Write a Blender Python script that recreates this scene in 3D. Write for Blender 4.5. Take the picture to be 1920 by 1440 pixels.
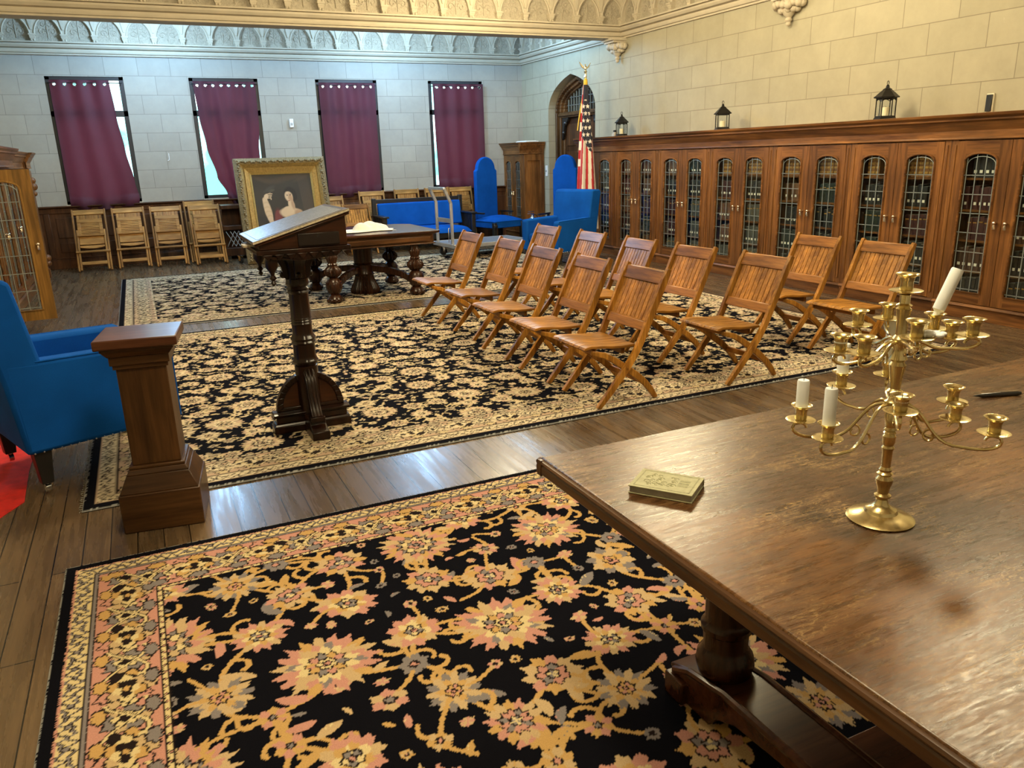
import bpy, bmesh, math, random
import numpy as np
from mathutils import Matrix, Vector

random.seed(7)
PI = math.pi
for o in list(bpy.data.objects):
    bpy.data.objects.remove(o, do_unlink=True)
SC = bpy.context.scene
COL = SC.collection

# ------------------------------------------------------------------ camera
YAW, PITCH, ROLL, FPX, EYE = 0.432952, 0.285674, -0.029898, 1455.86, 1.6
fw = Vector((math.sin(YAW)*math.cos(PITCH), math.cos(YAW)*math.cos(PITCH), -math.sin(PITCH)))
r0 = fw.cross(Vector((0, 0, 1))).normalized()
u0 = r0.cross(fw)
rt = r0*math.cos(ROLL)+u0*math.sin(ROLL)
up = -r0*math.sin(ROLL)+u0*math.cos(ROLL)
cd = bpy.data.cameras.new('camera')
cam = bpy.data.objects.new('camera', cd)
COL.objects.link(cam)
cd.sensor_fit = 'HORIZONTAL'
cd.sensor_width = 36.0
cd.lens = FPX/1920*36.0
cd.clip_start = 0.05
m = Matrix((rt, up, -fw)).transposed().to_4x4()
m.translation = Vector((0, 0, EYE))
cam.matrix_world = m
SC.camera = cam

# ------------------------------------------------------------------ world, lights, exposure
SC.view_settings.view_transform = 'Standard'
SC.view_settings.look = 'None'
SC.view_settings.gamma = 1.0
SC.view_settings.exposure = 0.0
SC.view_settings.use_curve_mapping = False
W = bpy.data.worlds.new('world')
SC.world = W
W.use_nodes = True
bg = W.node_tree.nodes['Background']
bg.inputs[0].default_value = (0.78, 0.95, 1.0, 1)
bg.inputs[1].default_value = 6.0

def point(name, loc, energy, color, radius=0.18):
    l = bpy.data.lights.new(name, 'POINT')
    l.energy = energy
    l.color = color
    l.shadow_soft_size = radius
    o = bpy.data.objects.new(name, l)
    o.location = loc
    COL.objects.link(o)
    return o

WARM = (1.0, 0.86, 0.55)
COOL = (0.36, 0.64, 1.0)
# warm chandeliers of the near bay
point('warm_lamp', (5.0, 6.6, 3.7), 250, WARM, 0.3)
point('warm_lamp', (4.4, 9.5, 3.55), 210, WARM, 0.3)
point('warm_lamp', (4.8, 2.7, 3.7), 200, WARM, 0.3)
point('warm_lamp', (1.0, 6.6, 3.75), 330, WARM, 0.3)
point('warm_lamp', (0.8, 1.5, 3.75), 260, WARM, 0.3)
# cold chandeliers of the far bay
point('cool_lamp', (0.6, 13.5, 3.70), 270, COOL, 0.3)
point('cool_lamp', (4.3, 13.5, 3.70), 270, COOL, 0.3)
point('cool_lamp', (6.3, 12.9, 3.72), 90, COOL, 0.25)

# ------------------------------------------------------------------ mesh helpers
class MB:
    def __init__(s):
        s.v = []; s.f = []; s.m = []
    def add(s, vs, fs, mat=0, T=None):
        n = len(s.v)
        if T is not None:
            vs = [T @ Vector(v) for v in vs]
        s.v.extend([tuple(v) for v in vs])
        s.f.extend([tuple(i+n for i in f) for f in fs])
        s.m.extend([mat]*len(fs))
        return s
    def box(s, x0, x1, y0, y1, z0, z1, mat=0, T=None):
        vs = [(x, y, z) for x in (x0, x1) for y in (y0, y1) for z in (z0, z1)]
        fs = [(0, 1, 3, 2), (4, 6, 7, 5), (0, 4, 5, 1), (2, 3, 7, 6), (0, 2, 6, 4), (1, 5, 7, 3)]
        return s.add(vs, fs, mat, T)
    def cbox(s, c, d, mat=0, T=None):
        return s.box(c[0]-d[0]/2, c[0]+d[0]/2, c[1]-d[1]/2, c[1]+d[1]/2, c[2]-d[2]/2, c[2]+d[2]/2, mat, T)
    def beam(s, a, b, w, h, mat=0, upv=(0, 0, 1)):
        a = Vector(a); b = Vector(b)
        d = (b-a); L = d.length; d.normalize()
        x = d.cross(Vector(upv))
        if x.length < 1e-4: x = d.cross(Vector((0, 1, 0)))
        x.normalize(); y = x.cross(d)
        T = Matrix((x, y, d)).transposed().to_4x4(); T.translation = a
        return s.box(-w/2, w/2, -h/2, h/2, 0, L, mat, T)
    def frustum(s, c, w0, d0, w1, d1, z0, z1, mat=0, T=None):
        x, y = c
        vs = []
        for (w, d, z) in ((w0, d0, z0), (w1, d1, z1)):
            vs += [(x-w/2, y-d/2, z), (x+w/2, y-d/2, z), (x+w/2, y+d/2, z), (x-w/2, y+d/2, z)]
        fs = [(3, 2, 1, 0), (4, 5, 6, 7)]+[(i, (i+1) % 4, 4+(i+1) % 4, 4+i) for i in range(4)]
        return s.add(vs, fs, mat, T)
    def prism(s, poly, ax, a0, a1, mat=0, T=None):
        n = len(poly)
        def P(p, a):
            if ax == 'x': return (a, p[0], p[1])
            if ax == 'y': return (p[0], a, p[1])
            return (p[0], p[1], a)
        vs = [P(p, a0) for p in poly]+[P(p, a1) for p in poly]
        fs = [tuple(range(n-1, -1, -1)), tuple(range(n, 2*n))]
        fs += [(i, (i+1) % n, n+(i+1) % n, n+i) for i in range(n)]
        return s.add(vs, fs, mat, T)
    def lathe(s, prof, n=20, mat=0, T=None, flute=0, fd=0.0):
        vs = []; fs = []
        for (r, z) in prof:
            for k in range(n):
                a = 2*PI*k/n
                rr = r*(1-fd*(0.5-0.5*math.cos(flute*a))) if flute else r
                vs.append((rr*math.cos(a), rr*math.sin(a), z))
        for i in range(len(prof)-1):
            for k in range(n):
                k2 = (k+1) % n
                fs.append((i*n+k, i*n+k2, (i+1)*n+k2, (i+1)*n+k))
        fs.append(tuple(range(n-1, -1, -1)))
        fs.append(tuple(range((len(prof)-1)*n, len(prof)*n)))
        return s.add(vs, fs, mat, T)
    def tube(s, pts, r, n=8, mat=0, closed=False, T=None):
        pts = [Vector(p) for p in pts]
        N = len(pts)
        rs = r if isinstance(r, (list, tuple)) else [r]*N
        vs = []; fs = []
        prev = None
        for i, p in enumerate(pts):
            a = pts[(i-1) % N] if (i > 0 or closed) else p
            b = pts[(i+1) % N] if (i < N-1 or closed) else p
            t = (b-a).normalized()
            if prev is None:
                ref = Vector((0, 0, 1)) if abs(t.z) < 0.9 else Vector((1, 0, 0))
                x = t.cross(ref).normalized()
            else:
                x = (prev-t*prev.dot(t))
                if x.length < 1e-5: x = t.orthogonal()
                x.normalize()
            prev = x
            y = t.cross(x)
            for k in range(n):
                an = 2*PI*k/n
                vs.append(p+(x*math.cos(an)+y*math.sin(an))*rs[i])
        M_ = N if closed else N-1
        for i in range(M_):
            j = (i+1) % N
            for k in range(n):
                k2 = (k+1) % n
                fs.append((i*n+k, i*n+k2, j*n+k2, j*n+k))
        if not closed:
            fs.append(tuple(range(n-1, -1, -1)))
            fs.append(tuple(range((N-1)*n, N*n)))
        return s.add(vs, fs, mat, T)
    def ball(s, c, r, nu=12, nv=8, mat=0, sq=(1, 1, 1), T=None):
        prof = [(max(1e-4, math.sin(PI*i/nv)), -math.cos(PI*i/nv)) for i in range(nv+1)]
        TT = Matrix.Translation(c) @ Matrix.Diagonal((r*sq[0], r*sq[1], r*sq[2], 1))
        if T is not None: TT = T @ TT
        return s.lathe(prof, nu, mat, TT)
    def grid(s, fn, nu, nv, mat=0, wrap=False):
        vs = [fn(i/(nu-1) if not wrap else i/nu, j/(nv-1)) for j in range(nv) for i in range(nu)]
        fs = []
        for j in range(nv-1):
            for i in range(nu if wrap else nu-1):
                i2 = (i+1) % nu
                fs.append((j*nu+i, j*nu+i2, (j+1)*nu+i2, (j+1)*nu+i))
        return s.add(vs, fs, mat)

def strip(path, w):
    """outline of a bent bar in 2D; w a number or a list"""
    n = len(path); ws = w if isinstance(w, (list, tuple)) else [w]*n
    L = []; Rr = []
    for i, p in enumerate(path):
        a = path[max(0, i-1)]; b = path[min(n-1, i+1)]
        dx, dy = b[0]-a[0], b[1]-a[1]; l = math.hypot(dx, dy)
        nx, ny = -dy/l, dx/l
        L.append((p[0]+nx*ws[i]/2, p[1]+ny*ws[i]/2)); Rr.append((p[0]-nx*ws[i]/2, p[1]-ny*ws[i]/2))
    return L+Rr[::-1]

def obj(name, mb, mats, parent=None, bevel=0.0, smooth=35, solid=0.0, recalc=True, subsurf=0):
    me = bpy.data.meshes.new(name)
    me.from_pydata(mb.v, [], mb.f)
    if not isinstance(mats, (list, tuple)): mats = [mats]
    for mt in mats: me.materials.append(mt)
    me.polygons.foreach_set('material_index', mb.m)
    if recalc:
        b = bmesh.new(); b.from_mesh(me)
        bmesh.ops.recalc_face_normals(b, faces=b.faces)
        b.to_mesh(me); b.free()
    if smooth:
        me.polygons.foreach_set('use_smooth', [True]*len(me.polygons))
        me.set_sharp_from_angle(angle=math.radians(smooth))
    me.update()
    o = bpy.data.objects.new(name, me)
    COL.objects.link(o)
    if parent is not None: o.parent = parent
    if solid:
        md = o.modifiers.new('solid', 'SOLIDIFY'); md.thickness = solid; md.offset = 0
    if bevel:
        md = o.modifiers.new('bevel', 'BEVEL'); md.width = bevel; md.segments = 2
        md.limit_method = 'ANGLE'; md.angle_limit = math.radians(40)
    if subsurf:
        md = o.modifiers.new('sub', 'SUBSURF'); md.levels = subsurf; md.render_levels = subsurf
    return o

def tag(o, label=None, cat=None, group=None, kind=None):
    if label: o['label'] = label
    if cat: o['category'] = cat
    if group: o['group'] = group
    if kind: o['kind'] = kind
    return o

def thing(name, label, cat, loc=(0, 0, 0), rz=0.0, group=None):
    o = bpy.data.objects.new(name, None)
    o.empty_display_size = 0.1
    COL.objects.link(o)
    o.location = loc; o.rotation_euler = (0, 0, rz)
    return tag(o, label, cat, group)

def dup(root, loc=None, rz=None, label=None, group=None):
    c = root.copy(); COL.objects.link(c)
    for ch in list(root.children):
        d = ch.copy(); COL.objects.link(d); d.parent = c
        for g in list(ch.children):
            e = g.copy(); COL.objects.link(e); e.parent = d
    if loc is not None: c.location = loc
    if rz is not None: c.rotation_euler = (0, 0, rz)
    tag(c, label, None, group)
    return c

def struct(name, mb, mats, parent=None, **k):
    o = obj(name, mb, mats, parent, **k)
    if parent is None: o['kind'] = 'structure'
    return o

def bez(p0, p1, p2, p3, n=12):
    out = []
    for i in range(n+1):
        t = i/n; a = (1-t)**3; b = 3*t*(1-t)**2; c = 3*t*t*(1-t); d = t**3
        out.append(tuple(a*p0[k]+b*p1[k]+c*p2[k]+d*p3[k] for k in range(len(p0))))
    return out

# ------------------------------------------------------------------ materials
def newmat(name):
    mt = bpy.data.materials.new(name); mt.use_nodes = True
    nt = mt.node_tree
    return mt, nt, nt.nodes['Principled BSDF']
def N(nt, typ, **k):
    n = nt.nodes.new(typ)
    for a, b in k.items(): setattr(n, a, b)
    return n
def ramp(nt, fac, stops):
    r = N(nt, 'ShaderNodeValToRGB')
    e = r.color_ramp.elements
    while len(e) < len(stops): e.new(0.5)
    for i, (p, c) in enumerate(stops):
        e[i].position = p
        e[i].color = (c[0], c[1], c[2], 1) if isinstance(c, (tuple, list)) else (c, c, c, 1)
    nt.links.new(fac, r.inputs[0])
    return r.outputs[0]
def noise(nt, scale, sc=(1, 1, 1), detail=5, rough=0.6, dist=0.0, coord='Object'):
    tc = N(nt, 'ShaderNodeTexCoord'); mp = N(nt, 'ShaderNodeMapping')
    mp.inputs['Scale'].default_value = sc
    nt.links.new(tc.outputs[coord], mp.inputs[0])
    n = N(nt, 'ShaderNodeTexNoise')
    n.inputs['Scale'].default_value = scale; n.inputs['Detail'].default_value = detail
    n.inputs['Roughness'].default_value = rough; n.inputs['Distortion'].default_value = dist
    nt.links.new(mp.outputs[0], n.inputs['Vector'])
    return n.outputs['Fac']
def mixc(nt, fac, a, b, typ='MIX'):
    mx = N(nt, 'ShaderNodeMix', data_type='RGBA', blend_type=typ)
    for sock, val in ((mx.inputs['Factor'], fac), (mx.inputs[6], a), (mx.inputs[7], b)):
        if hasattr(val, 'is_linked') or hasattr(val, 'links'): nt.links.new(val, sock)
        elif isinstance(val, (tuple, list)): sock.default_value = (val[0], val[1], val[2], 1)
        else: sock.default_value = val
    return mx.outputs[2]
def bump(nt, bs, h, strength=0.2, dist=0.01):
    b = N(nt, 'ShaderNodeBump'); b.inputs['Strength'].default_value = strength; b.inputs['Distance'].default_value = dist
    nt.links.new(h, b.inputs['Height']); nt.links.new(b.outputs[0], bs.inputs['Normal'])
def plain(name, col, rough=0.5, metal=0.0, var=0.0, scale=8, coat=0.0, bmp=0.0):
    mt, nt, bs = newmat(name)
    f = noise(nt, scale)
    v = max(var, 0.06)
    lo = tuple(c*(1-v) for c in col); hi = tuple(min(1, c*(1+v)) for c in col)
    nt.links.new(ramp(nt, f, [(0.3, lo), (0.7, hi)]), bs.inputs['Base Color'])
    bs.inputs['Roughness'].default_value = rough; bs.inputs['Metallic'].default_value = metal
    bs.inputs['Coat Weight'].default_value = coat
    if bmp: bump(nt, bs, noise(nt, scale*6), bmp, 0.004)
    return mt
def wood(name, dark, light, axis='x', rough=0.35, scale=14, coat=0.25, rnd=0.35, bmp=0.08, stretch=0.07):
    mt, nt, bs = newmat(name)
    sc = {'x': (stretch, 1, 1), 'y': (1, stretch, 1), 'z': (1, 1, stretch)}[axis]
    n1 = noise(nt, scale, sc, 6, 0.65, 0.6)
    n2 = noise(nt, scale*6, sc, 3, 0.6, 0.2)
    mid = tuple((a+b)/2 for a, b in zip(dark, light))
    c = ramp(nt, n1, [(0.32, dark), (0.5, mid), (0.68, light)])
    n3 = noise(nt, 5.0, tuple(0.25 if q < 0.5 else 1 for q in sc), 3, 0.5, 0.2)
    c = mixc(nt, 0.8, c, ramp(nt, n3, [(0.32, 0.45), (0.68, 1.2)]), 'MULTIPLY')
    c = mixc(nt, 0.55, c, ramp(nt, n2, [(0.35, 0.45), (0.6, 1.05)]), 'MULTIPLY')
    oi = N(nt, 'ShaderNodeObjectInfo')
    hv = N(nt, 'ShaderNodeHueSaturation')
    mr = N(nt, 'ShaderNodeMapRange'); mr.inputs[3].default_value = 1-rnd/2; mr.inputs[4].default_value = 1+rnd/2
    nt.links.new(oi.outputs['Random'], mr.inputs[0]); nt.links.new(mr.outputs[0], hv.inputs['Value'])
    nt.links.new(c, hv.inputs['Color']); nt.links.new(hv.outputs[0], bs.inputs['Base Color'])
    bs.inputs['Roughness'].default_value = rough; bs.inputs['Specular IOR Level'].default_value = 0.25
    bs.inputs['Coat Weight'].default_value = coat*0.35; bs.inputs['Coat Roughness'].default_value = 0.15
    if bmp: bump(nt, bs, n2, bmp, 0.003)
    return mt

AMB_D, AMB_L = (0.20, 0.066, 0.006), (0.62, 0.295, 0.052)
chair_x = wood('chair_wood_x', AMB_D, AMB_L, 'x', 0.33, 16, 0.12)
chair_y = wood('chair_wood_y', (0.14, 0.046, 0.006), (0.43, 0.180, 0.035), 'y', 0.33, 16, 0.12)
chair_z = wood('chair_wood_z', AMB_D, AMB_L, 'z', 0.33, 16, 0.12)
slat_z = wood('chair_slat_wood', (0.17, 0.058, 0.007), (0.62, 0.285, 0.055), 'z', 0.33, 22, 0.12, stretch=0.03)
old_y = wood('pale_chair_wood_x', (0.26, 0.110, 0.026), (0.62, 0.33, 0.095), 'x', 0.35, 16)
old_z = wood('pale_chair_wood_z', (0.22, 0.09, 0.022), (0.56, 0.285, 0.08), 'z', 0.35, 16)
case_z = wood('bookcase_wood_z', (0.105, 0.037, 0.010), (0.33, 0.138, 0.038), 'z', 0.38, 9)
case_y = wood('bookcase_wood_y', (0.105, 0.037, 0.010), (0.33, 0.138, 0.038), 'y', 0.38, 9)
case_x = wood('bookcase_wood_x', (0.09, 0.032, 0.009), (0.28, 0.11, 0.03), 'x', 0.38, 9)
door_gold = wood('golden_door_wood', (0.15, 0.070, 0.014), (0.38, 0.195, 0.045), 'z', 0.4, 9)
wains = wood('wainscot_wood', (0.055, 0.020, 0.008), (0.165, 0.062, 0.022), 'z', 0.4, 8)
wains_x = wood('wainscot_wood_x', (0.055, 0.020, 0.008), (0.165, 0.062, 0.022), 'x', 0.4, 8)
oak_z = wood('newel_oak_z', (0.040, 0.016, 0.006), (0.112, 0.050, 0.016), 'z', 0.4, 12, rnd=0.1)
oak_x = wood('newel_oak_x', (0.040, 0.016, 0.006), (0.112, 0.050, 0.016), 'x', 0.4, 12, rnd=0.1)
ebony = wood('lectern_wood_z', (0.008, 0.003, 0.0015), (0.030, 0.010, 0.005), 'z', 0.28, 12, 0.4, rnd=0.1)
ebony_x = wood('lectern_wood_x', (0.030, 0.010, 0.004), (0.085, 0.026, 0.009), 'x', 0.3, 12, 0.4, rnd=0.1)
mahog_x = wood('table_wood_x', (0.030, 0.011, 0.006), (0.080, 0.028, 0.013), 'x', 0.25, 9, 0.4, rnd=0.1)
mahog_z = wood('table_wood_z', (0.018, 0.006, 0.003), (0.062, 0.022, 0.009), 'z', 0.27, 12, 0.4, rnd=0.1)
black_wood = plain('black_wood', (0.012, 0.011, 0.011), 0.4, 0, 0.2, coat=0.2)
door_oak = wood('archway_oak', (0.055, 0.026, 0.010), (0.19, 0.092, 0.032), 'z', 0.45, 8)
door_dark = wood('archway_door_wood', (0.035, 0.014, 0.006), (0.14, 0.056, 0.02), 'z', 0.4, 7)
brass = plain('brass', (0.74, 0.62, 0.34), 0.22, 1.0, 0.22, 30)
gilt = plain('gilt_metal', (0.85, 0.60, 0.18), 0.25, 1.0, 0.1)
chrome = plain('chrome', (0.75, 0.76, 0.77), 0.15, 1.0)
lead = plain('lead_came', (0.26, 0.29, 0.28), 0.45, 0.5, 0.15)
iron = plain('lantern_iron', (0.020, 0.018, 0.016), 0.45, 0.6, 0.2)
alu = plain('brushed_aluminium', (0.62, 0.62, 0.60), 0.35, 0.7, 0.1)
wax = plain('white_wax', (0.84, 0.88, 0.93), 0.5, 0, 0.03)
cream_wax = plain('cream_wax', (0.86, 0.76, 0.52), 0.5, 0, 0.05)
wick = plain('wick', (0.02, 0.018, 0.015), 0.9)
linen = plain('white_cloth', (0.86, 0.84, 0.78), 0.9, 0, 0.05, 12)
frame_black = plain('window_frame_black', (0.014, 0.015, 0.018), 0.45)
plastic_w = plain('white_plastic', (0.80, 0.80, 0.78), 0.4)
plastic_b = plain('black_plastic', (0.015, 0.015, 0.016), 0.3, coat=0.5)
paper = plain('page_edges', (0.33, 0.31, 0.265), 0.9, 0, 0.15, 60)
red_felt = plain('red_felt', (0.62, 0.012, 0.008), 0.85, 0, 0.2, 20)
nail = plain('nail_heads', (0.7, 0.7, 0.72), 0.3, 1.0)
rubber = plain('dark_rubber', (0.02, 0.02, 0.022), 0.7)

def fabric(name, col, var=0.18):
    mt, nt, bs = newmat(name)
    n1 = noise(nt, 3.0, detail=3); n2 = noise(nt, 420, detail=2)
    c = ramp(nt, n1, [(0.3, tuple(x*(1-var) for x in col)), (0.7, tuple(x*(1+var) for x in col))])
    c = mixc(nt, 0.5, c, ramp(nt, n2, [(0.3, 0.7), (0.7, 1.15)]), 'MULTIPLY')
    nt.links.new(c, bs.inputs['Base Color'])
    bs.inputs['Roughness'].default_value = 0.85
    bs.inputs['Specular IOR Level'].default_value = 0.06
    bump(nt, bs, n2, 0.12, 0.002)
    return mt
blue = fabric('blue_upholstery', (0.005, 0.080, 0.38))

def leather_top(name):
    mt, nt, bs = newmat(name)
    n1 = noise(nt, 5); n2 = noise(nt, 60)
    nt.links.new(ramp(nt, n1, [(0.3, (0.03, 0.022, 0.02)), (0.7, (0.075, 0.06, 0.055))]), bs.inputs['Base Color'])
    nt.links.new(ramp(nt, n2, [(0.3, 0.3), (0.7, 0.5)]), bs.inputs['Roughness'])
    bs.inputs['Coat Weight'].default_value = 0.4; bs.inputs['Coat Roughness'].default_value = 0.25
    return mt
leather = leather_top('lectern_leather')

def worn_top(name):
    mt, nt, bs = newmat(name)
    big = noise(nt, 2.2, (0.7, 1, 1), 4, 0.55, 0.4)
    streak = noise(nt, 55, (0.09, 1, 1), 8, 0.75, 0.5)
    patch = noise(nt, 6, (0.5, 1, 1), 8, 0.72, 1.0)
    scr = noise(nt, 240, (0.07, 1, 1), 4, 0.7, 0.2)
    speck = noise(nt, 90, (0.4, 1, 1), 6, 0.8, 1.5)
    c = ramp(nt, big, [(0.30, (0.034, 0.016, 0.008)), (0.50, (0.088, 0.034, 0.009)), (0.72, (0.175, 0.068, 0.010))])
    c = mixc(nt, 0.7, c, ramp(nt, streak, [(0.36, 0.42), (0.62, 1.25)]), 'MULTIPLY')
    def mul(x, y):
        mm = N(nt, 'ShaderNodeMath', operation='MULTIPLY'); nt.links.new(x, mm.inputs[0]); nt.links.new(y, mm.inputs[1]); return mm.outputs[0]
    wear = ramp(nt, patch, [(0.46, 0.12), (0.62, 1.0)])
    c = mixc(nt, mul(wear, ramp(nt, speck, [(0.50, 0.0), (0.60, 0.9)])), c, (0.34, 0.215, 0.090))
    c = mixc(nt, mul(wear, ramp(nt, streak, [(0.52, 0.0), (0.66, 0.7)])), c, (0.27, 0.165, 0.070))
    c = mixc(nt, 0.6, c, ramp(nt, scr, [(0.36, 0.5), (0.60, 1.15)]), 'MULTIPLY')
    dk = ramp(nt, noise(nt, 4.3, (0.5, 1, 1), 5, 0.65, 0.6), [(0.56, 0.0), (0.72, 0.6)])
    c = mixc(nt, dk, c, (0.035, 0.022, 0.015))
    nt.links.new(c, bs.inputs['Base Color'])
    nt.links.new(ramp(nt, streak, [(0.35, 0.20), (0.65, 0.40)]), bs.inputs['Roughness'])
    bs.inputs['Specular IOR Level'].default_value = 0.25
    bs.inputs['Coat Weight'].default_value = 0.26; bs.inputs['Coat Roughness'].default_value = 0.22
    bump(nt, bs, speck, 0.16, 0.002)
    nt.links.new(bs.inputs['Normal'].links[0].from_socket, bs.inputs['Coat Normal'])
    return mt
worn = worn_top('worn_table_top')

def brickmat(name, c1, c2, mort, bw, bh, axes, off=0.5, msize=0.012, loc=(0, 0, 0), rough=0.85, kind='wall'):
    mt, nt, bs = newmat(name)
    tc = N(nt, 'ShaderNodeTexCoord'); sp = N(nt, 'ShaderNodeSeparateXYZ'); cb = N(nt, 'ShaderNodeCombineXYZ')
    nt.links.new(tc.outputs['Object'], sp.inputs[0])
    nt.links.new(sp.outputs[axes[0]], cb.inputs[0]); nt.links.new(sp.outputs[axes[1]], cb.inputs[1])
    mp = N(nt, 'ShaderNodeMapping'); mp.inputs['Location'].default_value = loc
    nt.links.new(cb.outputs[0], mp.inputs[0])
    br = N(nt, 'ShaderNodeTexBrick'); br.offset = off
    br.inputs['Scale'].default_value = 1.0
    br.inputs['Color1'].default_value = (*c1, 1); br.inputs['Color2'].default_value = (*c2, 1); br.inputs['Mortar'].default_value = (*mort, 1)
    br.inputs['Mortar Size'].default_value = msize; br.inputs['Mortar Smooth'].default_value = 0.3
    br.inputs['Brick Width'].default_value = bw; br.inputs['Row Height'].default_value = bh
    nt.links.new(mp.outputs[0], br.inputs['Vector'])
    c = br.outputs['Color']
    if kind == 'wall':
        c = mixc(nt, 0.35, c, ramp(nt, noise(nt, 3.5, detail=7, rough=0.7), [(0.3, 0.72), (0.7, 1.12)]), 'MULTIPLY')
        scuff = ramp(nt, noise(nt, 7, (1, 1, 0.5), 8, 0.75), [(0.66, 0.0), (0.78, 0.35)])
        c = mixc(nt, scuff, c, (0.72, 0.68, 0.60))
        bump(nt, bs, br.outputs['Fac'], -0.25, 0.004)
        bs.inputs['Roughness'].default_value = rough
    else:
        g1 = noise(nt, 26, (1, 0.06, 1), 5, 0.6, 0.25); g2 = noise(nt, 120, (1, 0.05, 1), 3, 0.6)
        c = mixc(nt, 0.75, c, ramp(nt, g1, [(0.3, 0.66), (0.7, 1.2)]), 'MULTIPLY')
        c = mixc(nt, 0.4, c, ramp(nt, g2, [(0.35, 0.6), (0.65, 1.1)]), 'MULTIPLY')
        nt.links.new(ramp(nt, g1, [(0.3, 0.20), (0.7, 0.36)]), bs.inputs['Roughness'])
        bump(nt, bs, g1, 0.05, 0.002)
    nt.links.new(c, bs.inputs['Base Color'])
    return mt
WC1, WC2, WM = (0.415, 0.372, 0.265), (0.38, 0.34, 0.238), (0.23, 0.20, 0.14)
WB1, WB2, WBM = (0.40, 0.37, 0.31), (0.365, 0.335, 0.28), (0.20, 0.185, 0.155)  # same paint as the side wall, greyer: the cool light is in the colour
wall_back_m = brickmat('painted_ashlar_back', WB1, WB2, WBM, 0.495, 0.2985, (0, 2), loc=(0.17, 0.2445, 0), msize=0.0035)
wall_side_m = brickmat('painted_ashlar_side', WC1, WC2, WM, 0.623, 0.2985, (1, 2), loc=(-0.19, 0.2445, 0), msize=0.0045)
floor_m = brickmat('oak_floor_boards', (0.155, 0.098, 0.050), (0.092, 0.059, 0.032), (0.010, 0.007, 0.004), 1.7, 0.108, (1, 0), off=0.37, msize=0.0028, kind='floor')
plaster = plain('painted_plaster', (0.50, 0.43, 0.315), 0.7, 0, 0.06, 6)
ceil_m = plain('ceiling_plaster', (0.46, 0.39, 0.29), 0.85, 0, 0.06, 3)
def relief_mat():
    mt, nt, bs = newmat('frieze_relief')
    f = noise(nt, 26, detail=4, dist=1.6)
    nt.links.new(ramp(nt, f, [(0.35, (0.36, 0.31, 0.225)), (0.6, (0.46, 0.395, 0.29))]), bs.inputs['Base Color'])
    bs.inputs['Roughness'].default_value = 0.75
    bump(nt, bs, f, 0.8, 0.02)
    return mt
relief = relief_mat()

def glassmat(name, tint=(0.80, 0.88, 0.86), mixv=0.10, rough=0.03):
    mt, nt, bs = newmat(name)
    nt.nodes.remove(bs)
    out = nt.nodes['Material Output']
    tr = N(nt, 'ShaderNodeBsdfTransparent'); tr.inputs[0].default_value = (*tint, 1)
    gl = N(nt, 'ShaderNodeBsdfGlossy'); gl.inputs[1].default_value = rough
    lw = N(nt, 'ShaderNodeLayerWeight'); lw.inputs[0].default_value = 0.5
    pw = N(nt, 'ShaderNodeMath', operation='POWER'); pw.inputs[1].default_value = 4.0
    nt.links.new(lw.outputs['Facing'], pw.inputs[0])
    fr = N(nt, 'ShaderNodeMath', operation='MULTIPLY_ADD'); fr.inputs[1].default_value = 0.75; fr.inputs[2].default_value = 0.035
    nt.links.new(pw.outputs[0], fr.inputs[0])
    mx = N(nt, 'ShaderNodeMixShader')
    nz = noise(nt, 9, detail=2)
    b = N(nt, 'ShaderNodeBump'); b.inputs['Strength'].default_value = 0.25; b.inputs['Distance'].default_value = 0.02
    nt.links.new(nz, b.inputs['Height']); nt.links.new(b.outputs[0], gl.inputs['Normal'])
    nt.links.new(fr.outputs[0], mx.inputs[0]); nt.links.new(tr.outputs[0], mx.inputs[1]); nt.links.new(gl.outputs[0], mx.inputs[2])
    nt.links.new(mx.outputs[0], out.inputs[0])
    return mt
glass_m = glassmat('old_leaded_glass', (0.93, 0.96, 0.95))
clear_m = glassmat('clear_glass', (0.95, 0.97, 0.97), rough=0.0)

def curtain_mat():
    mt, nt, bs = newmat('maroon_curtain')
    out = nt.nodes['Material Output']
    n1 = noise(nt, 2.2, detail=3); n2 = noise(nt, 300, detail=2)
    c = ramp(nt, n1, [(0.3, (0.048, 0.0085, 0.020)), (0.7, (0.070, 0.012, 0.028))])
    c = mixc(nt, 0.4, c, ramp(nt, n2, [(0.3, 0.75), (0.7, 1.15)]), 'MULTIPLY')
    nt.links.new(c, bs.inputs['Base Color']); bs.inputs['Roughness'].default_value = 0.7
    bs.inputs['Sheen Weight'].default_value = 0.08
    tl = N(nt, 'ShaderNodeBsdfTranslucent'); tl.inputs[0].default_value = (0.13, 0.014, 0.026, 1)
    mx = N(nt, 'ShaderNodeMixShader'); mx.inputs[0].default_value = 0.30
    nt.links.new(bs.outputs[0], mx.inputs[1]); nt.links.new(tl.outputs[0], mx.inputs[2])
    nt.links.new(mx.outputs[0], out.inputs[0])
    return mt
curtain_m = curtain_mat()

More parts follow.
